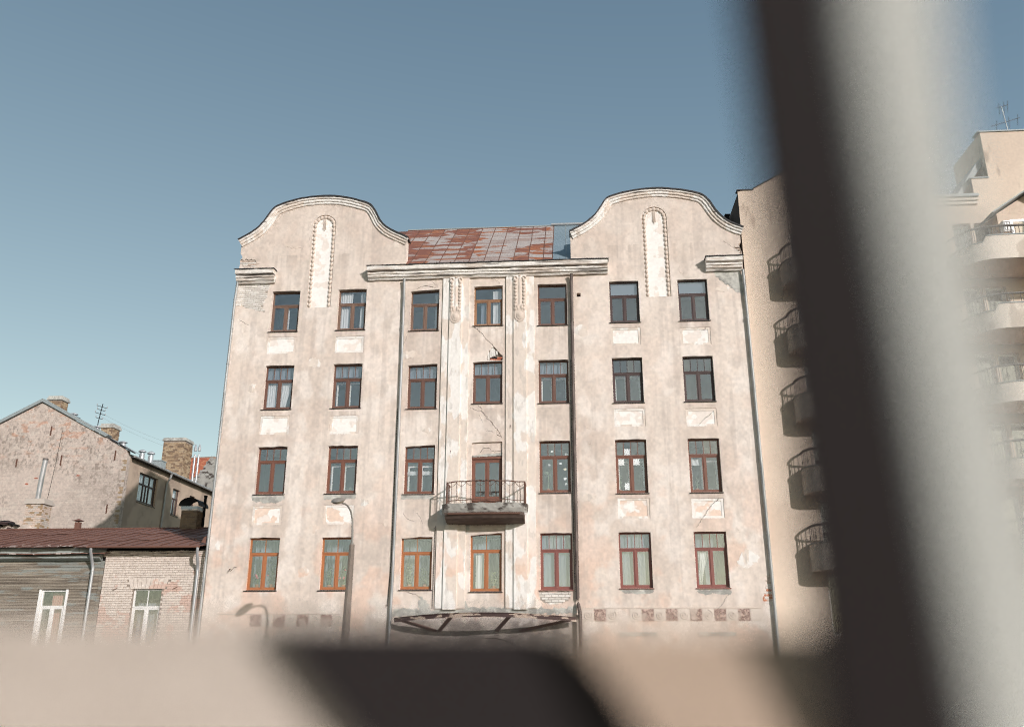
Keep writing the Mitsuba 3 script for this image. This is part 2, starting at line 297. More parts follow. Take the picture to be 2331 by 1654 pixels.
class G:
    def __init__(self, M=ID):
        self.v, self.f, self.n, self.M = [], [], 0, M

    def add(self, v, f):
        v, f = np.asarray(v, float), np.asarray(f, int)
        if f.shape[1] == 4:
            f = np.vstack([f[:, [0, 1, 2]], f[:, [0, 2, 3]]])
        self.v.append(self.M(v)); self.f.append(f + self.n); self.n += len(v)
        return self

    def mesh(self):
        return trimesh.Trimesh(np.vstack(self.v), np.vstack(self.f), process=False)

    def tri(self, m):
        return self.add(m.vertices, m.faces)

    def box(self, x0, x1, y0, y1, z0, z1):
        v = [(x, y, z) for x in (x0, x1) for y in (y0, y1) for z in (z0, z1)]
        return self.add(v, [(0, 1, 3, 2), (4, 6, 7, 5), (0, 4, 5, 1), (2, 3, 7, 6), (0, 2, 6, 4), (1, 5, 7, 3)])

    def cbox(self, x0, x1, y0, y1, z0, z1, c=0.006):
        """box whose front (-y) edges are chamfered"""
        a = [(x0, y1, z0), (x1, y1, z0), (x1, y1, z1), (x0, y1, z1)]
        b = [(x0, y0 + c, z0), (x1, y0 + c, z0), (x1, y0 + c, z1), (x0, y0 + c, z1)]
        d = [(x0 + c, y0, z0 + c), (x1 - c, y0, z0 + c), (x1 - c, y0, z1 - c), (x0 + c, y0, z1 - c)]
        f = [(8, 9, 10, 11), (3, 2, 1, 0)]
        for s in (0, 4):
            for k in range(4):
                f.append((s + k, s + (k + 1) % 4, s + 4 + (k + 1) % 4, s + 4 + k))
        return self.add(a + b + d, f)

    def poly(self, pg, d, flip=False):
        """flat polygon in (u, z) at depth d"""
        for g in getattr(pg, 'geoms', [pg]):
            if g.is_empty or g.geom_type != 'Polygon': continue
            v, f = trimesh.creation.triangulate_polygon(g, engine='earcut')
            self.add(np.c_[v[:, 0], np.full(len(v), d), v[:, 1]], f)
        return self

    def tiled(self, pg, d, step=0.8):
        """the flat polygon cut into well-shaped cells"""
        x0, z0, x1, z1 = pg.bounds
        xs, zs = np.arange(x0, x1 + step, step), np.arange(z0, z1 + step, step)
        cells = [sg.box(a, b, a + step, b + step) for a in xs for b in zs]
        for c in shapely.intersection(pg, np.array(cells)):
            for q in getattr(c, 'geoms', [c]):
                if q.geom_type == 'Polygon' and q.area > 1e-7: self.poly(q, d)
        return self

    def ring(self, pts, d0, d1, closed=True):
        """strip along the outline pts (u, z) from depth d0 to d1"""
        p = np.asarray(pts, float); n = len(p)
        v = np.vstack([np.c_[p[:, 0], np.full(n, d0), p[:, 1]], np.c_[p[:, 0], np.full(n, d1), p[:, 1]]])
        m = n if closed else n - 1
        return self.add(v, [(k, (k + 1) % n, n + (k + 1) % n, n + k) for k in range(m)])

    def prism(self, pts, d0, d1):
        pg = sg.Polygon(pts)
        if not pg.is_valid: pg = pg.buffer(0)
        self.poly(pg, d0).poly(pg, d1)
        for g in getattr(pg, 'geoms', [pg]):
            self.ring(list(g.exterior.coords)[:-1], d0, d1)
            for h in g.interiors: self.ring(list(h.coords)[:-1], d0, d1)
        return self

    def frame(self, x0, x1, z0, z1, w, d0, d1):
        return (self.box(x0, x0 + w, d0, d1, z0, z1).box(x1 - w, x1, d0, d1, z0, z1)
                .box(x0 + w, x1 - w, d0, d1, z0, z0 + w).box(x0 + w, x1 - w, d0, d1, z1 - w, z1))

    def tube(self, pts, r, n=8, caps=True):
        """round bar along a 3-D path; r a number or one per point"""
        p = np.asarray(pts, float); r = np.broadcast_to(np.asarray(r, float), len(p))
        t = np.gradient(p, axis=0); t /= np.maximum(np.linalg.norm(t, axis=1, keepdims=True), 1e-9)
        a = np.cross(t, [0, 0, 1.0])
        for k in range(len(a)):
            if np.linalg.norm(a[k]) < 0.15: a[k] = a[k - 1] if k else np.cross(t[k], [0, 1.0, 0])
        a -= t * (a * t).sum(1, keepdims=True); a /= np.linalg.norm(a, axis=1, keepdims=True); b = np.cross(t, a)
        ang = np.arange(n) * 2 * np.pi / n
        v = (p[:, None] + r[:, None, None] * (np.cos(ang)[None, :, None] * a[:, None] + np.sin(ang)[None, :, None] * b[:, None])).reshape(-1, 3)
        f = [(i * n + k, i * n + (k + 1) % n, (i + 1) * n + (k + 1) % n, (i + 1) * n + k) for i in range(len(p) - 1) for k in range(n)]
        if caps:
            v = np.vstack([v, p[:1], p[-1:]]); L = len(v)
            f += [(L - 2, (k + 1) % n, k, k) for k in range(n)] + [(L - 1, L - 2 - n + k, L - 2 - n + (k + 1) % n, L - 1) for k in range(n)]
        return self.add(v, f)

    def loft(self, rows):
        """grid of points (m, n, 3)"""
        r = np.asarray(rows, float); m, n = r.shape[:2]
        return self.add(r.reshape(-1, 3), [(i * n + k, i * n + k + 1, (i + 1) * n + k + 1, (i + 1) * n + k) for i in range(m - 1) for k in range(n - 1)])


def rect(x0, x1, z0, z1):
    return [(x0, z0), (x1, z0), (x1, z1), (x0, z1)]


def rough(pts, amp=0.04, step=0.08, seed=0):
    """an irregular version of a closed outline"""
    g = np.random.default_rng(seed + 100)
    ring = sg.Polygon(pts).exterior
    n = max(8, int(ring.length / step))
    q = np.array([ring.interpolate(k / n, normalized=True).coords[0] for k in range(n)])
    q += g.normal(0, amp * 0.5, q.shape) + 0.6 * amp * np.roll(g.normal(0, 1, q.shape), 1, 0)
    pg = sg.Polygon(q)
    if not pg.is_valid: pg = max(getattr(pg.buffer(0), 'geoms', [pg.buffer(0)]), key=lambda a: a.area)
    return list(pg.exterior.coords)[:-1]


def bricks(parent, pgon, M, d, mats, bl=0.26, bh=0.085, gap=0.012, deep=0.05, name='brick', seed=0, limit=10**9, keep=0.55, jit=0.006):
    """each brick of the patch an entry of its own; past the limit the rest join into one stuff part"""
    g = np.random.default_rng(seed)
    pg = sg.Polygon(pgon) if not hasattr(pgon, 'bounds') else pgon
    x0, z0, x1, z1 = pg.bounds
    rows = int((z1 - z0) / bh) + 1
    rest, made = G(M), 0
    for r in range(rows):
        zt = z1 - r * bh
        off = (r % 2) * bl / 2
        x = x0 - off
        while x < x1:
            a, b = max(x, x0), min(x + bl, x1)
            cell = sg.box(a, zt - bh, b, zt)
            it = pg.intersection(cell)
            x += bl
            if cell.area <= 0 or it.area < keep * cell.area or b - a < 0.05: continue
            bx = it.bounds
            j = g.normal(0, jit, 3)
            args = (bx[0] + gap / 2, bx[2] - gap / 2, d - abs(j[0]) - 0.004, d + deep, bx[1] + gap / 2, bx[3] - gap / 2, 0.008)
            if args[1] - args[0] < 0.03 or args[5] - args[4] < 0.02: continue
            if made < limit:
                put(parent + '__' + name, G(M).cbox(*args), mats[g.integers(len(mats))])
            else:
                rest.cbox(*args)
            made += 1
    if rest.n:
        k = put(parent + '__' + name, rest, mats[0])
        labels.setdefault(k, {})['kind'] = 'stuff'
    return made


def pane(M, x0, z0, x1, z1, d):
    a, b = (0.034 * (x1 - x0) if abs(x0 + 6.4) < 0.8 and z1 < 5 else rng.normal(0, 0.005)), rng.normal(0, 0.0035) * (z1 - z0)
    return G(M).add([(x0, d - a - b, z0), (x1, d + a - b, z0), (x1, d + a + b, z1), (x0, d - a + b, z1)], [(0, 1, 2, 3)])


def window(parent, M, x0, x1, z0, z1, top, mat, depth=0.17, ratio=0.335, sill=True, sill_mat='sill_dark', leaves=2, fw=0.06, skey='window'):
    """frame, sashes, glazing bars, panes and sill, each its own part; top = number of lights above the transom (0: none)"""
    w = num(parent + '__' + skey)
    zt = z1 - (z1 - z0) * ratio if top else z1
    g = G(M).frame(x0, x1, z0, z1, fw, depth, depth + 0.08)
    xm = (x0 + x1) / 2
    if top:
        g.box(x0 + fw, x1 - fw, depth - 0.018, depth + 0.08, zt - 0.04, zt + 0.04)
        g.box(x0 + 0.01, x1 - 0.01, depth - 0.034, depth - 0.018, zt + 0.012, zt + 0.04)
    if leaves == 2:
        g.box(xm - 0.035, xm + 0.035, depth - 0.022, depth + 0.08, z0 + fw, zt - (0.04 if top else fw))
    put(w + '__frame', g, mat)
    xs = [x0 + fw, xm - 0.035, xm + 0.035, x1 - fw] if leaves == 2 else [x0 + fw, x1 - fw]
    zb, zu = z0 + fw, zt - (0.04 if top else fw)
    for k in range(leaves):
        a, b = xs[2 * k], xs[2 * k + 1]
        put(w + '__sash', G(M).frame(a + 0.002, b - 0.002, zb + 0.002, zu - 0.002, 0.052, depth + 0.006, depth + 0.05), mat)
        put(w + '__pane', pane(M, a + 0.05, zb + 0.05, b - 0.05, zu - 0.05, depth + 0.03), 'glass')
    if top:
        a, b, c, e = x0 + fw, x1 - fw, zt + 0.04, z1 - fw
        ws = (b - a) / top
        for k in range(top):
            put(w + '__pane', pane(M, a + k * ws + 0.008, c, a + (k + 1) * ws - 0.008, e, depth + 0.03), 'glass')
            if k: put(w + '__glazing_bar', G(M).box(a + k * ws - 0.013, a + k * ws + 0.013, depth + 0.008, depth + 0.05, c, e), mat)
    if sill:
        s = G(M)
        s.add([(x0 - 0.05, depth, z0 + 0.01), (x1 + 0.04, depth, z0 + 0.01), (x1 + 0.04, -0.055, z0 - 0.035), (x0 - 0.05, -0.055, z0 - 0.035),
               (x0 - 0.05, depth, z0 - 0.012), (x1 + 0.04, depth, z0 - 0.012), (x1 + 0.04, -0.055, z0 - 0.062), (x0 - 0.05, -0.055, z0 - 0.062)],
              [(0, 1, 2, 3), (4, 7, 6, 5), (3, 2, 6, 7), (0, 3, 7, 4), (1, 5, 6, 2)])
        put(w + '__sill', s, sill_mat)
    return w


def room(parent, M, x0, x1, z0, z1, d0, d1, mat):
    g = G(M)
    v = [(x, y, z) for x in (x0, x1) for y in (d0, d1) for z in (z0, z1)]
    g.add(v, [(0, 1, 3, 2), (4, 6, 7, 5), (2, 3, 7, 6), (0, 2, 6, 4), (1, 5, 7, 3)])
    return put(parent + '__room', g, mat)


def drainpipe(parent, pts, r, mat, every=3.1, wall=0.12, label=None):
    k = num(parent + '__drainpipe')
    p = np.asarray(pts, float)
    put(k + '__pipe', G().tube(p, r, 12), mat, smooth=40)
    if label: lab(k, label)
    z = p[0, 2] - 0.9
    while z > max(p[-1, 2], GZ + 0.5):
        i = np.searchsorted(-p[:, 2], -z); i = min(max(i, 1), len(p) - 1)
        t = (p[i - 1, 2] - z) / max(p[i - 1, 2] - p[i, 2], 1e-6)
        c = p[i - 1] * (1 - t) + p[i] * t
        g = G().tube([c + [0, 0, -0.02], c + [0, 0, 0.02]], r + 0.014, 12)
        g.box(c[0] - 0.012, c[0] + 0.012, c[1], c[1] + wall, c[2] - 0.012, c[2] + 0.012)
        put(k + '__bracket', g, mat)
        c2 = c - [0, 0, every * 0.45]
        if c2[2] > p[-1, 2] + 0.3:
            put(k + '__joint', G().tube([c2 + [0, 0, -0.05], c2 + [0, 0, 0.05]], r + 0.008, 12), mat)
        z -= every
    return k


def sweep_x(xa, xb, prof, y, step=0.12, amp=0.012, seed=0, bite=0.0, M=None):
    """a weathered moulding: closed profile (out, z) swept along x, jagged by amp"""
    g = np.random.default_rng(seed)
    n = max(2, int((xb - xa) / step)); m = len(prof)
    xs = np.linspace(xa, xb, n + 1)
    pr = np.array(prof, float)
    rows = []
    sag = np.cumsum(g.normal(0, amp * 0.35, n + 1)); sag -= np.linspace(0, 1, n + 1) * sag[-1]
    for i, x in enumerate(xs):
        q = pr + g.normal(0, amp, pr.shape) * np.where(pr[:, :1] > 0.05, 1, 0)
        q[:, 1] += sag[i]
        if bite and g.random() < bite: q[:, 0] = np.where(pr[:, 0] > 0.15, q[:, 0] - g.uniform(0.02, 0.1), q[:, 0])
        rows.append(np.c_[np.full(m + 1, x), y - np.r_[q[:, 0], q[0, 0]], np.r_[q[:, 1], q[0, 1]]])
    b = G().loft(rows)
    for row in (rows[0], rows[-1]):
        pg = sg.Polygon(row[:-1, 1:])
        if pg.is_valid:
            v, f = trimesh.creation.triangulate_polygon(pg, engine='earcut')
            b.add(np.c_[np.full(len(v), row[0, 0]), v], f)
    return b


def ribbon(pts, w, d, M, jag=0.02, seed=0):
    """a crack: a thin dark sliver of changing width along a jagged path"""
    g = np.random.default_rng(seed)
    p = np.asarray(pts, float)
    s = np.r_[0, np.cumsum(np.linalg.norm(np.diff(p, axis=0), axis=1))]
    t = np.linspace(0, s[-1], max(4, int(s[-1] / 0.06)))
    q = np.c_[np.interp(t, s, p[:, 0]), np.interp(t, s, p[:, 1])] + g.normal(0, jag, (len(t), 2)) * np.r_[0, np.ones(len(t) - 2), 0][:, None]
    nrm = np.gradient(q, axis=0); nrm = np.c_[-nrm[:, 1], nrm[:, 0]]; nrm /= np.maximum(np.linalg.norm(nrm, axis=1, keepdims=True), 1e-9)
    ww = w * g.uniform(0.35, 1.0, len(t)) * np.r_[0.2, np.ones(len(t) - 2), 0.2]
    a, b = q + nrm * ww[:, None] / 2, q - nrm * ww[:, None] / 2
    e = lambda u: np.c_[u[:, 0], np.full(len(u), d), u[:, 1]]
    return G(M).loft([e(a), e(b)])


def cloth(M, x0, x1, z0, z1, d, folds=5, amp=0.03, swoop=0.0, seed=0):
    g = np.random.default_rng(seed)
    n, m = folds * 8 + 1, 9
    u = np.linspace(0, 1, n)
    rows = []
    for k in range(m):
        t = k / (m - 1)
        z = z1 + (z0 - z1) * t
        xe = x1 + (x0 - x1) * swoop * math.sin(t * 1.45)
        x = x0 + (xe - x0) * u
        y = d + amp * np.sin(u * folds * 2 * np.pi + 0.7 * np.sin(t * 2 + seed)) + 0.012 * np.sin(u * 17 + t * 5)
        rows.append(np.c_[x, y, np.full(n, z)])
    return G(M).loft(rows)


def ellip(c, r, sub=1):
    m = trimesh.creation.icosphere(subdivisions=sub)
    m.vertices = m.vertices * np.asarray(r) + np.asarray(c)
    return m


def leafy(key, c, h, spread, n, mat, mat2=None, seed=0, pot=0.11, long=0.16, palm=False):
    """a potted plant: pot, stem, leaves"""
    g = np.random.default_rng(seed)
    cx, cy, cz = c
    prof = np.array([(pot * 0.7, 0), (pot, pot * 1.6), (pot * 1.08, pot * 1.6), (pot * 1.08, pot * 1.8), (0.0, pot * 1.75)])
    m = trimesh.creation.revolve(prof, sections=14); m.apply_translation(c)
    put(key + '__pot', m, 'pot', smooth=40)
    b = cz + pot * 1.7
    stem = G()
    stem.tube([(cx, cy, b - 0.05), (cx + 0.02, cy, b + h * 0.4), (cx, cy, b + h * (0.95 if palm else 0.8))], [0.022, 0.018, 0.012], 6)
    put(key + '__stem', stem, 'leaf_pale' if palm else 'leaf', smooth=True)
    lf = G()
    for k in range(n):
        a = g.uniform(0, 2 * np.pi); t = 0.95 if palm else g.uniform(0.12, 1)
        o = np.array([cx, cy, b + h * t]) + g.normal(0, 0.02, 3)
        if not palm: o[:2] += np.array([math.cos(a), math.sin(a) * 0.5]) * spread * g.uniform(0.1, 0.8)
        L = long * g.uniform(0.7, 1.3); e = g.uniform(-0.3, 0.9) if not palm else g.uniform(0.2, 1.2)
        dv = np.array([math.cos(a) * math.cos(e), math.sin(a) * math.cos(e) * 0.5, math.sin(e)])
        s = np.cross(dv, [0, 0, 1.0]); s /= np.linalg.norm(s) + 1e-9
        w = L * (0.28 if not palm else 0.07)
        mid = o + dv * L * 0.5 + [0, 0, 0.1 * L]; tip = o + dv * L + [0, 0, -(0.55 if palm else 0.1) * L]
        lf.add([o, mid + s * w, mid - s * w, tip], [(0, 1, 2), (1, 3, 2)])
    put(key + '__foliage', lf, mat)
    labels.setdefault(key + '__foliage', {})['kind'] = 'stuff'
    if mat2:
        fl = G()
        for k in range(5):
            fl.tri(ellip((cx + g.normal(0, spread * 0.5), cy - 0.05, b + h * g.uniform(0.3, 0.8)), (0.045, 0.035, 0.035)))
        put(key + '__blossom', fl, mat2, smooth=True)


# ------------------------------------------------------------------ ground
def sheet(name, x0, x1, y0, y1, z, mat, n=1):
    return put(name, G().add([(x0, y0, z), (x1, y0, z), (x1, y1, z), (x0, y1, z)], [(0, 1, 2, 3)]), mat)


def struct(key, label): labels[key] = {'label': label, 'kind': 'structure'}


struct(sheet('ground', -900, 900, -900, 1500, GZ - 0.012, 'ground_dirt'), 'dusty grey ground around the houses')
struct(sheet('road', -300, 300, 14, 30.6, GZ - 0.004, 'asphalt'), 'asphalt street in front of the old apartment house')
struct(put('pavement', G().box(-300, 300, 30.6, 35.985, GZ - 0.1, GZ + 0.12), 'paving'), 'raised pavement along the house fronts')
for k in range(-9, 10):
    q = put('road_marking', G().box(k * 8 - 1.5, k * 8 + 1.5, 22.2, 22.35, GZ - 0.003, GZ + 0.004), 'road_white')
    struct(q, 'white dashed line along the middle of the street')

# ------------------------------------------------------------------ the old apartment house
AB = thing('apartment_building', 'old stucco apartment house with two curved gables and a rusty roof between', 'building')
F = FACE(36.0)
XL, XR, RID_Y, RID_Z, EAVE_Y, EAVE_Z = -15.25, 7.75, 42.0, 21.6, 35.9, 16.74
GL = [(-15.36, 18.24), (-15.15, 18.36), (-14.73, 18.60), (-14.41, 18.87), (-14.19, 19.17), (-13.97, 19.54), (-13.76, 19.88), (-13.28, 20.09), (-12.54, 20.29), (-11.8, 20.37),
      (-11.2, 20.38), (-10.6, 20.32), (-10.06, 20.19), (-9.56, 20.03), (-9.13, 19.85), (-8.89, 19.46), (-8.67, 18.98), (-8.37, 18.65), (-8.02, 18.43), (-7.63, 18.24), (-7.33, 18.08)]
GR = [(0.10, 18.13), (0.61, 18.39), (0.97, 18.63), (1.32, 18.96), (1.58, 19.38), (1.82, 19.78), (2.40, 19.97), (3.0, 20.09), (3.7, 20.17), (4.29, 20.18), (5.18, 20.06), (5.7, 19.94), (6.18, 19.79),
      (6.46, 19.47), (6.72, 18.95), (7.03, 18.55), (7.39, 18.28), (7.68, 18.15), (7.90, 18.06)]


def dense(pts, step=0.12):
    p = np.array(pts); s = np.r_[0, np.cumsum(np.linalg.norm(np.diff(p, axis=0), axis=1))]
    t = np.linspace(0, s[-1], int(s[-1] / step) + 1)
    q = np.c_[np.interp(t, s, p[:, 0]), np.interp(t, s, p[:, 1])]
    for _ in range(2): q[1:-1] = 0.25 * q[:-2] + 0.5 * q[1:-1] + 0.25 * q[2:]
    return q


gl, gr = dense(GL), dense(GR)
inl = [tuple(p) for p in gl if XL < p[0] < -7.42]; inr = [tuple(p) for p in gr if 0.13 < p[0] < XR]
edge_l = [(XL, -1.6), (XL, 16.9), (XL + 0.03, 17.1), (XL + 0.0, 17.25), (XL + 0.11, 17.4), (XL + 0.06, 17.52), (XL, 17.6), (XL, 18.28)]
outline = edge_l + inl + [(-7.42, 18.1), (-7.42, 16.75), (0.13, 16.75), (0.13, 18.1)] + inr + [(XR, 18.1), (XR, 17.4), (XR - 0.12, 17.3), (XR - 0.05, 17.15), (XR, 16.9), (XR, -1.6)]
wall = sg.Polygon(outline)

COLS = {1: -12.895, 2: -9.815, 3: -6.475, 4: -3.605, 5: -0.735, 6: 2.455, 7: 5.475}
ZR = {1: (13.70, 15.64), 2: (10.07, 12.06), 3: (6.34, 8.36), 4: (2.38, 4.48)}
WIN = {}
for c in COLS:
    for r in ZR: WIN[c, r] = [COLS[c] - 0.648, COLS[c] + 0.648, *ZR[r], 0.0]
for c in (6, 7): WIN[c, 3][2:4] = [6.20, 8.43]; WIN[c, 4][2:4] = [2.40, 4.58]; WIN[c, 1][2:4] = [13.73, 15.66]
WIN[5, 3][2:4] = [6.26, 8.43]; WIN[5, 4][2:4] = [2.35, 4.57]; WIN[5, 1][2:4] = [13.68, 15.62]; WIN[5, 2][2:4] = [10.12, 12.04]
WIN[3, 1][2:] = [13.58, 15.45, 0.07]; WIN[3, 2][2:] = [9.98, 11.92, 0.06]; WIN[3, 3][2:] = [6.28, 8.27, 0.07]; WIN[3, 4][2:] = [2.38, 4.41, 0.06]
WIN[4, 1][2:] = [13.74, 15.59, 0.03]; WIN[4, 2][2:] = [10.16, 12.0, 0.05]; WIN[4, 4][2:] = [2.29, 4.50, 0.10]
WIN[4, 3][2:] = [5.72, 8.40, 0.04]
holes, rings = [], []
for (c, r), (x0, x1, z0, z1, t) in WIN.items():
    h = [(x0, z0 - 0.02), (x1, z0 - 0.02), (x1, z1 + t)]
    n = 7
    g = np.random.default_rng(c * 10 + r)
    for k in range(1, n): h.append((x1 + (x0 - x1) * k / n, z1 + t * (1 - k / n) + abs(g.normal(0, 0.012))))
    h.append((x0, z1))
    holes.append(sg.Polygon(h)); rings.append((h, 0.20, None))
PANELS = [(-13.57, -12.25, 12.62, 13.42), (-10.47, -9.18, 12.60, 13.37), (-13.56, -12.26, 8.92, 9.76), (-10.46, -9.18, 8.89, 9.71), (-13.54, -12.26, 5.02, 5.83), (-10.46, -9.19, 5.02, 5.83),
          (1.80, 3.09, 12.64, 13.46), (4.82, 6.11, 12.58, 13.39), (1.81, 3.12, 9.0, 9.79), (4.83, 6.11, 8.96, 9.74), (1.815, 3.12, 5.14, 5.98), (4.82, 6.12, 5.12, 5.93)]
for k, q in enumerate(PANELS):
    h = rect(*q); holes.append(sg.Polygon(h)); rings.append((h, 0.055, 'panel'))
NICHES = [(-11.35, 14.80, 18.93, 0.55), (3.965, 14.88, 18.76, 0.565)]


def arch(cx, z0, zs, r, n=16):
    return [(cx - r, z0), (cx + r, z0)] + [(cx + r * math.cos(a), zs + r * math.sin(a)) for a in np.linspace(0, np.pi, n + 1)]


for cx, z0, zs, r in NICHES:
    h = arch(cx, z0, zs, r); holes.append(sg.Polygon(h)); rings.append((h, 0.07, 'niche'))
# plaster fallen off: hollows with bricks in them
FALLEN = {'top_left': (rough([(-15.24, 16.35), (-13.75, 16.42), (-13.72, 15.95), (-13.75, 15.70), (-13.9, 15.0), (-13.78, 14.62), (-14.3, 14.78), (-14.9, 14.95), (-15.24, 15.05)], 0.05, seed=1), 0.02),
          'above_left_cornice': (rough([(-15.2, 16.95), (-14.35, 16.92), (-14.45, 17.2), (-14.75, 17.32), (-15.05, 17.3), (-15.2, 17.35)], 0.05, seed=2), 0.03),
          'pilaster_mid': (rough([(-5.30, 12.28), (-5.06, 12.24), (-4.93, 12.05), (-4.92, 11.75), (-5.02, 11.55), (-5.30, 11.5)], 0.03, 0.06, seed=3), 0.02),
          'under_sill': (rough([(-1.48, 2.25), (-0.15, 2.25), (-0.22, 1.98), (-0.5, 1.80), (-1.1, 1.78), (-1.42, 1.9)], 0.035, seed=5), 0.02),
          'right_edge': (rough([(7.73, 2.95), (7.55, 2.8), (7.5, 2.3), (7.35, 1.95), (7.4, 1.75), (7.73, 1.7)], 0.05, seed=6), 0.02),
          'above_window': ([(-3.64, 12.10), (-3.62, 12.34), (-3.56, 12.52), (-3.44, 12.66), (-3.33, 12.72), (-3.24, 12.62), (-3.16, 12.52), (-3.06, 12.38), (-2.95, 12.30), (-2.945, 12.075), (-3.3, 12.085)], 0.13),
          'right_top': (rough([(7.74, 17.15), (7.45, 17.2), (7.5, 17.0), (7.7, 16.75)], 0.03, 0.07, seed=9), 0.06)}
for nme, (pts, d) in FALLEN.items():
    pg = sg.Polygon(pts).intersection(wall.buffer(-0.004))
    pg = max(getattr(pg, 'geoms', [pg]), key=lambda a: a.area)
    FALLEN[nme] = (pg, d); holes.append(pg); rings.append((list(pg.exterior.coords)[:-1], d, 'mortar'))
hole_vent = sg.box(0.36, 14.98, 0.53, 15.16); holes.append(hole_vent); rings.append((list(hole_vent.exterior.coords)[:-1], 0.25, 'black'))

pw = wall
for h in holes: pw = pw.difference(h)
g = G(F).tiled(pw, 0.0)
for h, d, kind in rings: g.ring(h, 0.0, d)
up = wall.intersection(sg.box(-20, 16.75, 20, 30))
for q in [s for s in up.geoms if s.geom_type == 'Polygon']:
    g.poly(q, 0.45)
    e = list(q.exterior.coords)
    for a_, b__ in zip(e[:-1], e[1:]):
        if max(a_[1], b__[1]) > 16.76: g.ring([a_, b__], 0.0, 0.45, closed=False)
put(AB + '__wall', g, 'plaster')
for h, d, kind in rings:
    if kind == 'mortar': put(AB + '__bare_mortar', G(F).poly(sg.Polygon(h).buffer(0.0), d + 0.015), 'mortar_mid')
put(AB + '__vent_hole', G(F).poly(hole_vent, 0.25), 'black')
FW = [(36.0, -1.6), (36.0, 17.6), (38.1, 19.35), (41.3, 21.95), (44.2, 21.75), (45.5, 19.95), (47.5, 19.1), (50, 18.2), (50, -1.6)]
for x in (XL, XR - 0.35):
    s = G(lambda P, x=x: np.c_[x + P[:, 1], P[:, 0], P[:, 2]]).prism(FW[1:] + [(36.46, -1.6), (36.46, 17.6)] if False else [(36.02, -1.6), (36.02, 16.7), (36.46, 16.7), (36.46, 17.95)] + FW[2:], 0.0, 0.35)
    put(AB + '__side_wall', s, 'plaster')
put(AB + '__rear_wall', G().box(XL + 0.35, XR - 0.35, 49.7, 50, -1.6, 17.5), 'plaster')
# recessed white fields under the windows: a raised border and the field
for q in PANELS:
    k = num(AB + '__panel')
    x0, x1, z0, z1 = q
    put(k + '__field', G(F).poly(sg.box(x0 + 0.085, z0 + 0.085, x1 - 0.085, z1 - 0.085), 0.052), 'panel_plaster')
    put(k + '__border', G(F).frame(x0 + 0.003, x1 - 0.003, z0 + 0.003, z1 - 0.003, 0.095, 0.026, 0.054), 'white_plaster')
# arched niches with strings of stucco beads
for cx, z0, zs, r in NICHES:
    k = num(AB + '__niche')
    put(k + '__field', G(F).poly(sg.Polygon(arch(cx, z0 + 0.0, zs, r)), 0.068), 'panel_plaster')
    ri = r - 0.105
    path = [(cx - ri, z) for z in np.arange(z0 + 0.13, zs, 0.222)] + [(cx + ri * math.cos(a), zs + ri * math.sin(a)) for a in np.linspace(np.pi, 0, 9)] + [(cx + ri, z) for z in np.arange(z0 + 0.13, zs, 0.222)[::-1]]
    for i, (x, z) in enumerate(path):
        on_arch = z > zs
        m = ellip((0, 0, 0), (0.075 + rng.uniform(-0.006, 0.006), 0.07, 0.107))
        if on_arch:
            a = math.atan2(z - zs, x - cx); R = np.array([[math.cos(a), 0, -math.sin(a)], [0, 1, 0], [math.sin(a), 0, math.cos(a)]])
            m.vertices = (m.vertices * [1.15, 1, 1]) @ R.T
        m.vertices = m.vertices + [x, 36.045, z]
        put(k + '__bead', m, 'ornament_stucco', smooth=True)
    drop = G(F)
    for s in (-1, 0, 1):
        drop.prism([(cx + s * 0.035 - 0.018, zs + 0.36), (cx + s * 0.035 + 0.018, zs + 0.36), (cx + s * 0.06 + 0.012, zs - 0.18 - 0.08 * (s == 0)), (cx + s * 0.06 - 0.012, zs - 0.18 - 0.08 * (s == 0))], 0.02, 0.07)
    put(k + '__tassel', drop, 'ornament_stucco')


# stepped mouldings along the curved gables, with a dark sheet on top
def along(curve, prof, y, amp=0.0, seed=0):
    g = np.random.default_rng(seed)
    q = np.asarray(curve); t = np.gradient(q, axis=0); t /= np.linalg.norm(t, axis=1, keepdims=True)
    n = np.c_[t[:, 1], -t[:, 0]]                                        # points down / inwards
    for _ in range(3): n[1:-1] = 0.25 * n[:-2] + 0.5 * n[1:-1] + 0.25 * n[2:]
    n /= np.linalg.norm(n, axis=1, keepdims=True)
    rows = []
    for i in range(len(q)):
        pr = np.array(prof) + (g.normal(0, amp, (len(prof), 2)) if amp else 0)
        c = q[i] + n[i] * pr[:, :1]
        rows.append(np.c_[c[:, 0], y - pr[:, 1], c[:, 1]])
    b = G().loft(rows)
    for row in (rows[0], rows[-1]):
        c = row.mean(0); L = len(row)
        b.add(np.vstack([row, c]), [(k, k + 1, L, L) for k in range(L - 1)])
    return b


for cv, sd in ((gl, 1), (gr, 2)):
    k = num(AB + '__gable_moulding')
    for j, (a, b_, o) in enumerate([(0.0, 0.12, 0.20), (0.122, 0.235, 0.135), (0.237, 0.345, 0.07)]):
        put(k + '__band', along(cv, [(a, 0.0), (a, o), (b_ - 0.02, o), (b_, o - 0.025), (b_, 0.0)], 36.0, 0.004, sd * 10 + j), 'trim' if j == 0 else 'white_plaster')
    put(k + '__flashing', along(cv, [(0.035, 0.235), (0.03, 0.245), (-0.02, 0.25), (-0.035, 0.24), (-0.035, -0.5), (-0.003, -0.5), (-0.003, 0.235), (0.035, 0.235)], 36.0, 0.004, sd), 'dark_flash')
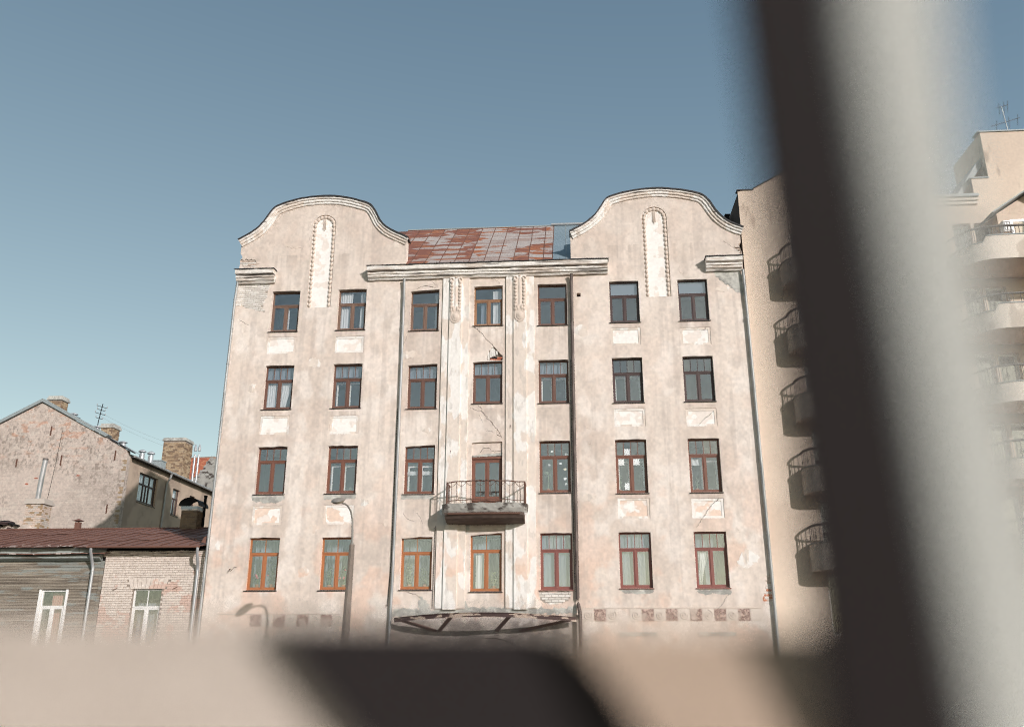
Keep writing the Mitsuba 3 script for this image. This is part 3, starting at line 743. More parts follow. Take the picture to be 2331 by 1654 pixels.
# cornices
PROF = [(0.0, 16.02), (0.11, 16.02), (0.17, 16.11), (0.24, 16.12), (0.26, 16.20), (0.25, 16.215), (0.31, 16.235), (0.32, 16.315), (0.14, 16.325), (0.15, 16.375), (0.43, 16.385), (0.46, 16.58), (0.0, 16.60)]
for xa, xb, dz, sd in ((-9.1, 1.76, 0.0, 4), (-15.24, -13.45, 0.02, 5), (6.1, 7.68, -0.03, 6)):
    k = num(AB + '__cornice')
    put(k + '__moulding', sweep_x(xa, xb, [(o, z + dz) for o, z in PROF], 36.0, 0.22, 0.006, sd), 'trim')
    put(k + '__flashing', sweep_x(xa - 0.04, xb + 0.05, [(0.0, 16.625 + dz), (0.50, 16.605 + dz), (0.505, 16.57 + dz), (0.495, 16.57 + dz), (0.49, 16.59 + dz), (0.0, 16.612 + dz)], 36.0, 0.2, 0.006, sd + 20), 'dark_flash')

# main roof: single rusty sheets with standing seams, blue-grey ones at the right end
ux = (RID_Z - EAVE_Z) / (RID_Y - EAVE_Y)
RZ = lambda y: EAVE_Z + (y - EAVE_Y) * ux
RF = num(AB + '__roof')
XS = [-8.6 + 0.68 * k for k in range(13)] + [0.30]
XS = [x for x in XS if x < -0.65] + [-0.70, -0.08, 0.55]
ys = [35.9, 37.12, 38.34, 39.56, 40.78, 42.0]
for i in range(len(XS) - 1):
    blue = XS[i] > -1.0
    for j in range(5):
        if blue and j: continue
        y0, y1 = (ys[0], ys[-1]) if blue else (ys[j], ys[j + 1])
        j0 = rng.normal(0, 0.004)
        a, b_ = XS[i] + 0.008, XS[i + 1] - 0.008
        lift0, lift1 = 0.012 + j0, 0.002
        v = [(a, y0 - 0.02, RZ(y0 - 0.02) + lift0), (b_, y0 - 0.02, RZ(y0 - 0.02) + lift0), (b_, y1, RZ(y1) + lift1), (a, y1, RZ(y1) + lift1)]
        v += [(x, y, z - 0.011) for x, y, z in v]
        put(RF + '__sheet', G().add(v, [(0, 1, 2, 3), (7, 6, 5, 4), (0, 4, 5, 1), (1, 5, 6, 2), (2, 6, 7, 3), (3, 7, 4, 0)]), 'blue_sheet' if blue else 'rust_sheet')
for i, x in enumerate(XS[1:-1]):
    blue = x > -0.65
    wob = rng.normal(0, 0.008, 6)
    put(RF + '__seam', G().tube([(x + wob[k], y, RZ(y) + 0.016) for k, y in enumerate(ys)], 0.018 if not blue else 0.014, 5), 'grey_flash' if blue else 'rusty_iron')
put(RF + '__ridge_cap', G().box(-8.6, -0.75, 41.93, 42.1, RID_Z - 0.02, RID_Z + 0.035), 'grey_flash')
put(RF + '__ridge_cap', G().tube([(-0.85, 41.95, RID_Z + 0.06), (0.5, 41.95, RID_Z + 0.06), (1.6, 41.95, RID_Z + 0.06)], 0.075, 10), 'shiny_zinc', smooth=40)
rest = G()
for xa, xb in ((XL + 0.36, -8.6), (0.55, XR - 0.36)):
    rest.add([(xa, 36.46, RZ(36.46) - 0.04), (xb, 36.46, RZ(36.46) - 0.04), (xb, 42, RID_Z - 0.04), (xa, 42, RID_Z - 0.04)], [(0, 1, 2, 3)])
rest.add([(XL + 0.36, 42, RID_Z - 0.05), (XR - 0.36, 42, RID_Z - 0.05), (XR - 0.36, 50, 17.4), (XL + 0.36, 50, 17.4)], [(0, 1, 2, 3)])
put(RF + '__hidden_slope', rest, 'rusty_iron')
put(RF + '__gutter', G().tube([(x, 35.86 + 0.01 * math.sin(x * 3), 16.70 + 0.02 * math.sin(x * 2.1)) for x in np.linspace(-7.35, 0.1, 26)], 0.055, 8), 'zinc')
for x in np.arange(-7.2, 0.1, 0.62):
    put(RF + '__gutter_hook', G().box(x - 0.012, x + 0.012, 35.79, 35.93, 16.69, 16.80), 'rusty_iron')

# pilasters of the middle bay with their stucco hangings
for xa, xb, xc, xd in ((-5.65, -5.33, -4.78, -4.46), (-2.80, -2.46, -1.90, -1.55)):
    k = num(AB + '__pilaster')
    z0, z1 = 1.62, 16.03
    put(k + '__base_strip', G(F).box(xa, xd, -0.075, 0.0 - 0.002, z0, z1), 'white_plaster')
    put(k + '__front_strip', G(F).box(xb, xc, -0.15, -0.077, z0 - 0.05, z1 - 0.001), 'white_plaster')
    cx = (xb + xc) / 2
    for s in (-1, 1):
        for i in range(9):
            put(k + '__bead', ellip((cx + s * 0.185, 35.83, 15.78 - i * 0.172), (0.07, 0.055, 0.083)), 'ornament_stucco', smooth=True)
    vol = G(F)
    for s in (-1, 1):
        for i in range(7):
            a = i / 6 * 4.2
            vol.tri(ellip((cx + s * (0.19 + 0.07 * math.cos(a)), -0.17, 15.90 + 0.07 * math.sin(a)), (0.03, 0.04, 0.03)))
    vol.tri(ellip((cx, -0.17, 16.0), (0.05, 0.05, 0.05)))
    put(k + '__volute', vol, 'ornament_stucco', smooth=True)
    put(k + '__stem', G(F).box(cx - 0.055, cx + 0.055, -0.175, -0.15, 14.5, 15.95).box(cx - 0.022, cx + 0.022, -0.195, -0.175, 14.5, 15.95), 'white_plaster')
    ct = [(cx - 0.20, 14.72), (cx - 0.10, 14.60), (cx + 0.10, 14.60), (cx + 0.20, 14.72), (cx + 0.25, 14.62), (cx + 0.19, 14.42), (cx + 0.22, 14.2), (cx + 0.24, 14.0), (cx + 0.14, 13.86), (cx, 13.80), (cx - 0.14, 13.86), (cx - 0.24, 14.0), (cx - 0.22, 14.2), (cx - 0.19, 14.42), (cx - 0.25, 14.62)]
    m = G(F).prism(ct, -0.19, -0.15)
    m.tri(ellip((cx, -0.19, 14.08), (0.17, 0.055, 0.2), 2)).tri(ellip((cx, -0.22, 14.1), (0.1, 0.05, 0.12), 2))
    for s in (-1, 1): m.tri(ellip((cx + s * 0.09, -0.2, 14.48), (0.05, 0.03, 0.13)))
    put(k + '__cartouche', m, 'ornament_stucco', smooth=35)

# windows
MAT = {}
for c in COLS:
    MAT[c, 1] = 'frame_old' if c < 6 else 'frame_dark'; MAT[c, 2] = 'frame_brown' if c < 6 else 'frame_dark'
    MAT[c, 3] = 'frame_rust'; MAT[c, 4] = 'frame_orange' if c < 5 else 'frame_red'
MAT[4, 1] = 'frame_tan'; MAT[5, 1] = 'frame_brown'
DOORKEY = None
for (c, r), (x0, x1, z0, z1, t) in sorted(WIN.items(), key=lambda q: (q[0][1], q[0][0])):
    m = MAT[c, r]
    if (c, r) == (4, 3):
        k = num(AB + '__balcony_door')
        ztop = 7.72
        put(k + '__frame', G(F).frame(x0, x1, z0, ztop, 0.075, 0.17, 0.25).box(-3.63, -3.58, 0.155, 0.25, z0, ztop - 0.075).box(x0, x1, 0.10, 0.17, ztop, ztop + 0.10), m)
        for a, b_ in ((x0 + 0.075, -3.63), (-3.58, x1 - 0.075)):
            put(k + '__leaf', G(F).frame(a + 0.002, b_ - 0.002, z0 + 0.08, ztop - 0.078, 0.065, 0.178, 0.23).box(a + 0.06, b_ - 0.06, 0.19, 0.22, z0 + 0.14, z0 + 0.42), m)
            put(k + '__pane', G(F).poly(sg.box(a + 0.06, z0 + 0.42, b_ - 0.06, ztop - 0.14), 0.205), 'glass')
        put(AB + '__door_lintel', G(F).prism([(x0 - 0.001, 7.86), (x1 + 0.001, 7.98), (x1 + 0.001, 8.47), (x0 - 0.001, 8.43)], 0.10, 0.19), 'plaster')
        put(AB + '__door_lintel', G(F).prism(rough([(x0 + 0.03, 7.80), (x1, 7.84), (x1, 7.98), (x0 + 0.02, 7.87)], 0.012, 0.06, 3), 0.07, 0.10), 'cement')
    else:
        top = {1: 1, 2: 4, 3: 4, 4: 2 if c < 5 else 4}[r]
        k = window(AB, F, x0, x1, z0, z1 + t, top, m, depth=0.17 if c < 6 or r != 1 else 0.14, ratio={1: 0.345, 2: 0.335, 3: 0.30, 4: 0.30}[r], sill_mat='sill_dark' if r != 4 or c < 5 else 'frame_red')
    room(AB, F, x0 - 0.75, x1 + 0.75, z0 - 0.6, z1 + 0.28, 0.27, 3.2, 'room_grey' if (c + 2 * r) % 3 else 'room_dark')
    if (c * 3 + r) % 4 in (0, 1) and r in (2, 3) and (c, r) != (4, 3):
        q = G(F).frame(x0 + 0.1, (x0 + x1) / 2 - 0.06, z0 + 0.1, z0 + (z1 - z0) * 0.62, 0.06, 0.42, 0.46).frame((x0 + x1) / 2 + 0.02, x1 - 0.1, z0 + 0.1, z0 + (z1 - z0) * 0.62, 0.06, 0.42, 0.46)
        put(k + '__inner_frame', q, 'frame_white')
    if c >= 6 and r == 1:
        put(k + '__blind', G(F).box(x0 + 0.07, x1 - 0.07, 0.235, 0.25, z1 - 0.62, z1 - 0.05), 'net_cloth')

# bricks laid bare, repairs and cracks
WB = ['white_brick_0', 'white_brick_1', 'white_brick_2']
bricks(AB, FALLEN['top_left'][0], F, 0.012, WB, 0.27, 0.098, 0.016, 0.02, seed=1)
bricks(AB, FALLEN['above_left_cornice'][0], F, 0.02, ['white_brick_3', 'white_brick_1'], 0.26, 0.085, 0.012, 0.02, seed=2)
bricks(AB, FALLEN['pilaster_mid'][0], F, 0.012, ['white_brick_1', 'white_brick_3'], 0.2, 0.095, 0.016, 0.02, seed=3)
bricks(AB, FALLEN['under_sill'][0], F, 0.01, WB, 0.27, 0.098, 0.018, 0.02, seed=5)
bricks(AB, FALLEN['right_edge'][0], F, 0.01, ['white_brick_1', 'white_brick_3', 'red_brick_2'], 0.17, 0.095, 0.018, 0.02, seed=6)
bricks(AB, FALLEN['right_top'][0], F, 0.03, ['white_brick_1', 'white_brick_3'], 0.17, 0.08, 0.018, 0.02, seed=16)
for x, z0, z1, tilt in ((-3.57, 12.12, 12.48, 0.0), (-3.48, 12.22, 12.63, 0.02), (-3.39, 12.26, 12.66, 0.0), (-3.30, 12.28, 12.60, -0.03), (-3.20, 12.34, 12.52, -0.02)):
    put(AB + '__brick', G(F).prism([(x - 0.036, z0), (x + 0.036, z0), (x + 0.036 + tilt, z1), (x - 0.036 + tilt, z1)], 0.02, 0.10), 'white_brick_0')
for a, b_, z in ((-3.5, -3.28, 12.1), (-3.27, -3.05, 12.085), (-3.2, -2.97, 12.17)):
    put(AB + '__brick', G(F).cbox(a, b_, 0.03, 0.12, z, z + 0.062), 'red_brick_0')
put(AB + '__crushed_gap', G(F).prism([(-3.63, 12.11), (-3.55, 12.2), (-3.3, 12.26), (-2.96, 12.28), (-2.96, 12.11)], 0.105, 0.13), 'black')
CEM = [rough([(-13.62, 6.26), (-12.18, 6.26), (-12.2, 6.06), (-12.6, 5.93), (-13.1, 5.95), (-13.6, 6.04)], 0.03, seed=21), rough([(-10.5, 6.25), (-9.12, 6.27), (-9.13, 6.07), (-10.5, 6.05)], 0.02, seed=22),
       rough([(-7.2, 6.2), (-5.85, 6.2), (-5.85, 6.04), (-7.2, 6.03)], 0.02, seed=23), rough([(6.4, 16.1), (7.6, 16.0), (7.72, 15.1), (7.7, 14.82), (7.45, 14.95), (7.0, 15.35), (6.7, 15.6), (6.42, 15.95)], 0.05, seed=24),
       rough([(-7.35, 1.35), (0.0, 1.42), (0.0, 1.72), (-0.6, 1.62), (-1.8, 1.62), (-2.0, 1.9), (-2.2, 1.62), (-4.3, 1.66), (-4.45, 1.95), (-4.6, 1.6), (-5.9, 1.60), (-6.1, 1.95), (-6.25, 1.62), (-7.35, 1.62)], 0.04, seed=25),
       rough([(-6.3, 2.08), (-6.05, 2.0), (-5.78, 1.65), (-6.35, 1.62)], 0.03, seed=26), rough([(1.8, 2.33), (3.15, 2.33), (3.1, 2.18), (2.6, 2.14), (1.9, 2.2)], 0.02, seed=27), rough([(4.82, 2.3), (6.18, 2.3), (6.15, 2.14), (5.2, 2.12), (4.85, 2.2)], 0.02, seed=28),
       rough([(-5.2, 4.98), (-4.3, 4.98), (-4.35, 4.6), (-4.8, 4.35), (-5.1, 4.55)], 0.05, seed=29)]
for k, pts in enumerate(CEM):
    d0 = -0.004
    if k == 4: pts = [q for q in pts]
    cut = sg.Polygon(pts).buffer(0).difference(sg.box(-5.66, 1.6, -4.45, 17)).difference(sg.box(-2.81, 1.6, -1.54, 17)) if k in (4, 5, 8) else sg.Polygon(pts).buffer(0)
    for h in FALLEN.values(): cut = cut.difference(h[0])
    for hh in holes[:28]: cut = cut.difference(hh)
    q = G(F).poly(cut, -0.012)
    for s in getattr(cut, 'geoms', [cut]):
        if s.geom_type == 'Polygon': q.ring(list(s.exterior.coords)[:-1], -0.012, 0.0)
    if q.n: put(AB + '__cement_patch', q, 'cement')
CR = [([(-4.25, 13.66), (-3.9, 13.4), (-3.75, 13.15), (-3.42, 12.8), (-3.33, 12.72)], 0.03), ([(-4.0, 10.05), (-3.82, 9.86), (-3.86, 9.80), (-3.66, 9.56), (-3.42, 9.27), (-3.17, 8.98), (-2.97, 8.60)], 0.026),
      ([(-4.35, 10.02), (-4.30, 9.92), (-4.05, 9.82), (-3.86, 9.80)], 0.016), ([(-3.98, 9.66), (-3.86, 9.45), (-3.8, 9.24)], 0.012), ([(-3.66, 8.92), (-3.45, 8.92), (-3.3, 8.84)], 0.013), ([(-3.22, 8.76), (-2.98, 8.62)], 0.022),
      ([(-6.4, 15.98), (-6.1, 15.85), (-5.9, 15.6)], 0.012), ([(-3.5, 16.0), (-3.2, 15.85), (-3.05, 15.7)], 0.012), ([(-6.9, 15.55), (-6.55, 15.7), (-6.3, 15.68), (-6.0, 15.6)], 0.03),
      ([(7.4, 16.1), (7.5, 15.85), (7.55, 15.6), (7.72, 15.4)], 0.022), ([(6.95, 17.5), (7.3, 17.25), (7.5, 17.1)], 0.014), ([(6.0, 9.62), (5.6, 9.3), (5.3, 8.98)], 0.013), ([(5.95, 5.95), (5.5, 5.5), (5.2, 5.1), (4.95, 4.75)], 0.013),
      ([(6.1, 2.25), (5.9, 1.95), (5.6, 1.55), (5.2, 1.2)], 0.016), ([(-7.2, 13.4), (-7.3, 13.1), (-7.4, 12.8)], 0.012), ([(-15.0, 14.3), (-14.7, 14.1), (-14.5, 14.0)], 0.015), ([(-6.85, 2.25), (-6.5, 2.2), (-6.2, 2.0), (-5.95, 1.9)], 0.018),
      ([(-7.1, 5.5), (-6.9, 5.2), (-6.6, 5.1)], 0.013), ([(-6.7, 5.6), (-6.4, 5.3), (-6.25, 5.0)], 0.012), ([(-14.3, 3.1), (-14.1, 3.3), (-13.95, 3.28)], 0.02)]
for k, (p, w) in enumerate(CR):
    put(AB + '__crack', ribbon(p, w * 1.25, -0.003, F, 0.016, k), 'crack_dark')
for k, (p, w) in enumerate([([(-3.95, 7.98), (-3.75, 8.2), (-3.5, 8.2), (-3.35, 8.05), (-2.96, 8.02)], 0.02)]):
    put(AB + '__crack', ribbon(p, w * 1.3, 0.097, F, 0.016, 50 + k), 'crack_dark')

gk = np.random.default_rng(77)
solid = wall.buffer(-0.25)
for h in holes: solid = solid.difference(h.buffer(0.12))
solid = solid.difference(sg.box(-5.75, 0, -4.35, 20)).difference(sg.box(-2.9, 0, -1.45, 20)).difference(sg.box(-9.3, 15.9, 2, 17.2)).difference(sg.box(-16, 15.9, -13.2, 17.2)).difference(sg.box(5.9, 15.9, 8, 17.2)).difference(sg.box(-16, 0.8, 8, 1.7))
made = 0
while made < 46:
    x, z = gk.uniform(-15, 7.5), gk.choice([gk.uniform(1.7, 6), gk.uniform(6, 18)])
    w_, h_ = gk.uniform(0.12, 0.5), gk.uniform(0.08, 0.3)
    a = np.linspace(0, 2 * np.pi, 9)[:-1]
    pts = rough([(x + w_ * math.cos(t) * gk.uniform(0.6, 1.1), z + h_ * math.sin(t) * gk.uniform(0.6, 1.1)) for t in a], 0.035, 0.07, made)
    if not solid.contains(sg.Polygon(pts)): continue
    put(AB + '__loose_plaster', G(F).prism(pts, -0.014, -0.0015), 'plaster' if made % 3 else 'white_plaster')
    made += 1

# frieze of pebbled and spiral tiles
fx = [(-13.22, 1), (-12.75, 2), (-12.25, 1), (-11.77, 2), (-11.28, 1), (-10.80, 2), (-10.30, 1), (-9.82, 2)]
fr_ = [(0.24, 2), (0.72, 1), (1.2, 2), (2.13, 2), (2.60, 1), (3.07, 2), (3.53, 1), (4.01, 2), (4.48, 1), (4.96, 2), (5.41, 1), (5.88, 2), (6.34, 1), (6.82, 0)]
for lst, zt in ((fx, 1.40), (fr_, 1.58)):
    for x, kind in lst:
        k = num(AB + '__frieze_tile')
        put(k + '__slab', G(F).cbox(x + 0.005, x + 0.465, -0.022, -0.001, zt - 0.46, zt - 0.005), 'pebble' if kind == 1 else 'frieze_stucco')
        if kind == 1:
            pb = G(F)
            for i in range(46):
                u, v = rng.uniform(0.05, 0.42, 2)
                m = trimesh.creation.icosphere(subdivisions=0); m.vertices = m.vertices * [0.034, 0.02, 0.03] + [x + u, -0.022, zt - v]
                pb.tri(m)
            put(k + '__pebbles', pb, 'pebble'); labels[k + '__pebbles'] = {'kind': 'stuff'}
        if kind == 2:
            th = np.linspace(0.5, rng.uniform(11, 16), 60)
            put(k + '__spiral', G().tube([(x + 0.235 + 0.0132 * a * math.cos(a), 35.97, zt - 0.235 + 0.0132 * a * math.sin(a)) for a in th], 0.024, 5), 'frieze_stucco', smooth=True)
for xa, xb, z in ((-14.6, -9.32, 1.415), (0.22, 7.3, 1.60)):
    put(AB + '__frieze_band', G(F).box(xa, xb, -0.03, -0.001, z, z + 0.035), 'frieze_stucco')
# shop floor openings below the frieze
for x in (2.45, 5.5):
    put(AB + '__shop_lintel', G(F).box(x - 0.72, x + 0.72, -0.03, -0.001, 0.55, 0.70), 'cement')

# balcony
BA = num(AB + '__balcony')


def bow(x, y0, rise): return y0 - rise * (1 - ((x + 3.6) / 1.75) ** 2)


xs = np.linspace(-5.35, -1.85, 25)
slab = G()
prof = [(0.0, 5.70), (1.0, 5.66), (1.0, 5.46), (0.97, 5.36), (0.94, 5.30), (0.90, 5.295)]
rows = []
g_ = np.random.default_rng(5)
for x in xs:
    e = min(1.0, 0.72 + 2.2 * min(x + 5.35, -1.85 - x))
    rows.append([(x, 36.0 - o * (36.0 - bow(x, 34.95, 0.16)) * (e if o > 0.1 else 1) + g_.normal(0, 0.008), z + g_.normal(0, 0.01)) for o, z in prof])
slab.loft(rows)
for row in (rows[0], rows[-1]):
    L = len(row); slab.add(row, [(0, k, k + 1, k + 1) for k in range(1, L - 1)])
put(BA + '__slab', slab, 'dirty_cement')
und = []
for x in xs[1:-1]:
    e = min(1.0, 0.72 + 2.2 * min(x + 5.35, -1.85 - x))
    und.append([(x, 36.0 - o * (36.0 - bow(x, 34.95, 0.16)) * (e if o > 0.1 else 1), z) for o, z in ((0.95, 5.30), (0.93, 5.20), (0.80, 5.08), (0.5, 4.99), (0.0, 4.93), (0.0, 5.3), (0.95, 5.30))])
ug = G().loft(und)
for row in (und[0], und[-1]): ug.add(row[:-1], [(0, k, k + 1, k + 1) for k in range(1, len(row) - 2)])
put(BA + '__soffit', ug, 'soot_iron')
put(BA + '__iron_beam', G().tube([(x, bow(x, 35.0, 0.14) - 0.02, 5.24) for x in xs[2:-2]], 0.035, 6), 'rusty_iron')
zt0 = lambda x: 6.50 + 0.06 * (1 - ((x + 3.6) / 1.7) ** 2)
fx0, fx1 = -5.12, -1.95
top = [(fx0, 35.98, zt0(fx0))] + [(x, bow(x, 34.96, 0.14), zt0(x) + 0.012 * math.sin(x * 9)) for x in np.linspace(fx0, fx1, 26)] + [(fx1, 35.98, zt0(fx1))]
put(BA + '__top_rail', G().tube(top, 0.026, 6), 'rusty_iron')
bot = [(x, y, z - 0.76) for x, y, z in top]
put(BA + '__bottom_rail', G().tube(bot, 0.016, 5), 'rusty_iron')
for x in (fx0, fx1):
    put(BA + '__post', G().tube([(x, bow(x, 34.96, 0.14), 5.62), (x, bow(x, 34.96, 0.14), zt0(x) + 0.02)], 0.03, 6), 'rusty_iron')
bx = list(np.linspace(fx0, fx1, 17)[1:-1])
for x in bx:
    y = bow(x, 34.96, 0.14)
    put(BA + '__baluster', G().tube([(x + rng.normal(0, .008), y, 5.66), (x, y, zt0(x))], 0.0105, 5), 'rusty_iron')
for x in (fx0, fx1):
    for y in np.linspace(35.05, 35.9, 6)[1:]:
        put(BA + '__baluster', G().tube([(x, y, 5.68), (x, y, zt0(x))], 0.0105, 5), 'rusty_iron')
for i in range(0, 15, 2):
    xa = np.linspace(fx0, fx1, 17)[i]; xb = np.linspace(fx0, fx1, 17)[i + 2]
    pts = [(x, bow(x, 34.96, 0.14) - 0.012, zt0(x) - 0.03 - 0.16 * (1 - ((x - (xa + xb) / 2) / ((xb - xa) / 2)) ** 2)) for x in np.linspace(xa, xb, 9)]
    put(BA + '__swag', G().tube(pts, 0.009, 4), 'rusty_iron')
wrap = [(x, bow(x, 34.96, 0.14) + 0.03 * math.sin(x * 31), zt0(x) + 0.03 * math.sin(x * 23)) for x in np.linspace(-4.0, -3.0, 40)]
put(BA + '__dry_vine', G().tube(wrap, 0.014, 4), 'black')

# entrance canopy: a bowed iron fascia on ribs, and the arch of the door below
CA = num(AB + '__entrance_canopy')
cxs = np.linspace(-7.2, 0.02, 37)
cy = lambda x: 35.6 - 1.05 * (1 - ((x + 3.6) / 3.62) ** 2)
cz = lambda x: 1.08 + 0.16 * (1 - ((x + 3.6) / 3.62) ** 2)
rows = [[(x, cy(x), cz(x)), (x, cy(x) - 0.03, cz(x)), (x, cy(x) - 0.03, cz(x) + 0.135), (x, cy(x) - 0.07, cz(x) + 0.15), (x, cy(x) - 0.07, cz(x) + 0.17), (x, cy(x) + 0.02, cz(x) + 0.17), (x, cy(x), cz(x))] for x in cxs]
put(CA + '__fascia', G().loft(rows), 'peeling_iron')
for xa, xb in ((-7.0, -5.6), (-4.75, -5.45), (-2.5, -3.15), (-0.1, -2.2)):
    a = np.array([xa, cy(xa), cz(xa) + 0.04]); b_ = np.array([xb, 35.97, 0.72])
    s = np.array([0.06, 0.0, 0.0])
    up_ = np.array([0, 0, 0.09])
    v = [a - s, a + s, a + s + up_, a - s + up_, b_ - s, b_ + s, b_ + s + up_, b_ - s + up_]
    put(CA + '__rib', G().add(v, [(0, 1, 2, 3), (4, 7, 6, 5), (0, 4, 5, 1), (1, 5, 6, 2), (2, 6, 7, 3), (3, 7, 4, 0)]), 'rusty_iron')
AR = num(AB + '__door_arch')
oa = arch(-3.4, -1.6, -1.45, 2.2, 30); ia = arch(-3.4, -1.6, -1.45, 1.95, 30)
put(AR + '__surround', G(F).prism(list(sg.Polygon(oa).difference(sg.Polygon(ia).buffer(0.0)).geoms[0].exterior.coords)[:-1] if hasattr(sg.Polygon(oa).difference(sg.Polygon(ia)), 'geoms') else list(sg.Polygon(oa).difference(sg.Polygon(ia)).exterior.coords)[:-1], -0.08, -0.001), 'plaster')
put(AR + '__leaf', G(F).prism(ia, -0.02, -0.003), 'plaster')

# drainpipes
drainpipe(AB, [(-15.19, 35.86, 16.15), (-15.24, 35.88, 15.2), (-15.26, 35.88, 8.0), (-15.27, 35.86, 0.8), (-15.27, 35.86, -1.5)], 0.055, 'zinc', label='pale zinc drainpipe at the left corner of the house')
drainpipe(AB, [(-7.42, 35.80, 16.0), (-7.42, 35.86, 15.6), (-7.40, 35.88, 12.0), (-7.40, 35.88, 3.0), (-7.44, 35.86, 0.4), (-7.44, 35.86, -1.5)], 0.06, 'zinc', label='silvery drainpipe left of the middle bay')
drainpipe(AB, [(0.14, 35.75, 16.0), (0.13, 35.86, 15.7), (0.11, 35.87, 12.0), (0.09, 35.87, 2.0), (0.11, 35.82, 1.75), (0.16, 35.72, 1.4), (0.17, 35.70, 0.4), (0.17, 35.70, -1.5)], 0.072, 'brown_pipe', label='dark brown drainpipe right of the middle bay')
drainpipe(AB, [(7.70, 35.84, 16.0), (7.73, 35.88, 14.0), (7.74, 35.88, 9.0), (7.76, 35.88, 3.0), (7.76, 35.86, -1.5)], 0.06, 'zinc', label='weathered grey drainpipe at the right corner of the house')
# loose cables and iron hooks
for pts in ([(-7.5, 35.96, 10.0), (-7.52, 35.97, 7), (-7.5, 35.96, 3.5), (-7.58, 35.95, 1.7)], [(-5.72, 35.95, 4.9), (-5.73, 35.95, 3.0), (-5.75, 35.95, 1.62)], [(0.0, 35.95, 12.0), (-0.02, 35.96, 8), (-0.02, 35.95, 2.6)]):
    put(AB + '__cable', G().tube(pts, 0.011, 5), 'black')
for x, z in ((-2.56, 9.1), (-5.1, 8.05), (5.9, 13.3), (-14.2, 3.2), (-7.6, 1.75)):
    put(AB + '__hook', G().tube([(x, 35.99, z), (x - 0.03, 35.85, z + 0.02), (x - 0.04, 35.84, z - 0.1)], 0.013, 5), 'rusty_iron')

# ------------------------------------------------------------------ curtains, plants and paper behind the panes
def curtain(c, r, u0, u1, z0, z1, label, mat='curtain_cloth', folds=4, swoop=0.0, d=0.34, group=None):
    x0, x1 = WIN[c, r][0] + 0.06, WIN[c, r][1] - 0.06
    zz0, zz1 = WIN[c, r][2], WIN[c, r][3]
    X = lambda u: x0 + (x1 - x0) * u
    Zz = lambda v: zz0 + (zz1 - zz0) * v
    k = put('curtain', cloth(F, X(u0), X(u1), Zz(z0), Zz(z1), d, folds, 0.02 if mat != 'net_cloth' else 0.010, swoop, c * 7 + r), mat, smooth=True)
    lab(k, label, 'curtain', group)


curtain(2, 1, -0.02, 0.46, 0.05, 0.97, 'white curtain in the left half of the top floor window second from the left', folds=5)
curtain(1, 1, 0.50, 0.60, 0.05, 0.62, 'narrow white curtain edge in the leftmost top floor window', folds=1)
curtain(2, 1, 0.78, 1.02, 0.05, 0.97, 'pulled back curtain at the right of the top floor window second from the left', swoop=0.35, folds=3)
curtain(3, 1, 0.86, 1.04, 0.05, 0.97, 'white curtain edge at the right of the top floor window beside the silver drainpipe', folds=2)
curtain(4, 1, 0.66, 1.04, 0.05, 0.95, 'pale billowing curtain at the right in the middle top floor window', folds=2)
curtain(4, 1, 0.20, 0.42, 0.05, 0.70, 'pale curtain behind the left sash of the middle top floor window', mat='net_cloth', folds=2)
curtain(1, 2, -0.02, 0.50, 0.04, 0.66, 'white curtain drawn across the left sash of the leftmost third floor window', folds=6, swoop=0.1)
curtain(1, 2, 0.52, 1.02, 0.04, 0.66, 'gathered white curtain in the right sash of the leftmost third floor window', folds=4, swoop=0.55)
curtain(1, 2, -0.02, 1.02, 0.68, 0.99, 'net valance in the upper lights of the leftmost third floor window', mat='net_cloth', folds=5)
curtain(2, 2, -0.02, 1.02, 0.74, 0.99, 'net valance in the third floor window second from the left', mat='net_cloth', folds=6)
curtain(3, 2, -0.02, 1.02, 0.74, 0.99, 'net valance in the third floor window beside the silver drainpipe', mat='net_cloth', folds=6)
curtain(4, 2, -0.02, 1.02, 0.70, 0.95, 'net valance in the third floor window under the broken bricks', mat='net_cloth', folds=7)
curtain(5, 2, -0.02, 1.02, 0.70, 0.95, 'net valance in the third floor window beside the brown drainpipe', mat='net_cloth', folds=7)
curtain(3, 3, -0.02, 1.02, 0.42, 0.50, 'pale half curtain in the second floor window beside the silver drainpipe', folds=5)
curtain(7, 3, -0.02, 0.50, 0.52, 0.68, 'pale half curtain in the left sash of the rightmost second floor window', folds=3)
for c, w in ((1, 'leftmost orange window'), (2, 'orange window behind the street lamp'), (3, 'orange window right of the silver drainpipe'), (4, 'orange window under the balcony')):
    curtain(c, 4, -0.02, 1.02, 0.02, 0.99, 'net curtain behind the ' + w, mat='net_cloth', folds=9, d=0.75)
curtain(4, 4, 0.12, 0.5, 0.04, 0.66, 'thin white curtain hanging in the left sash of the orange window under the balcony', folds=3)
curtain(5, 4, -0.02, 1.02, 0.02, 0.98, 'pale curtain filling the red window beside the brown drainpipe', mat='net_cloth', folds=7)
curtain(6, 4, -0.02, 1.02, 0.05, 0.98, 'pale curtain filling the middle of the three red windows', mat='net_cloth', folds=6)
curtain(7, 4, 0.10, 0.50, 0.05, 0.67, 'white curtain swept aside in the rightmost red window', folds=4, swoop=0.8, d=0.32)
curtain(7, 4, -0.02, 1.02, 0.05, 0.98, 'pale net filling the rightmost red window', mat='net_cloth', folds=6, d=0.6)

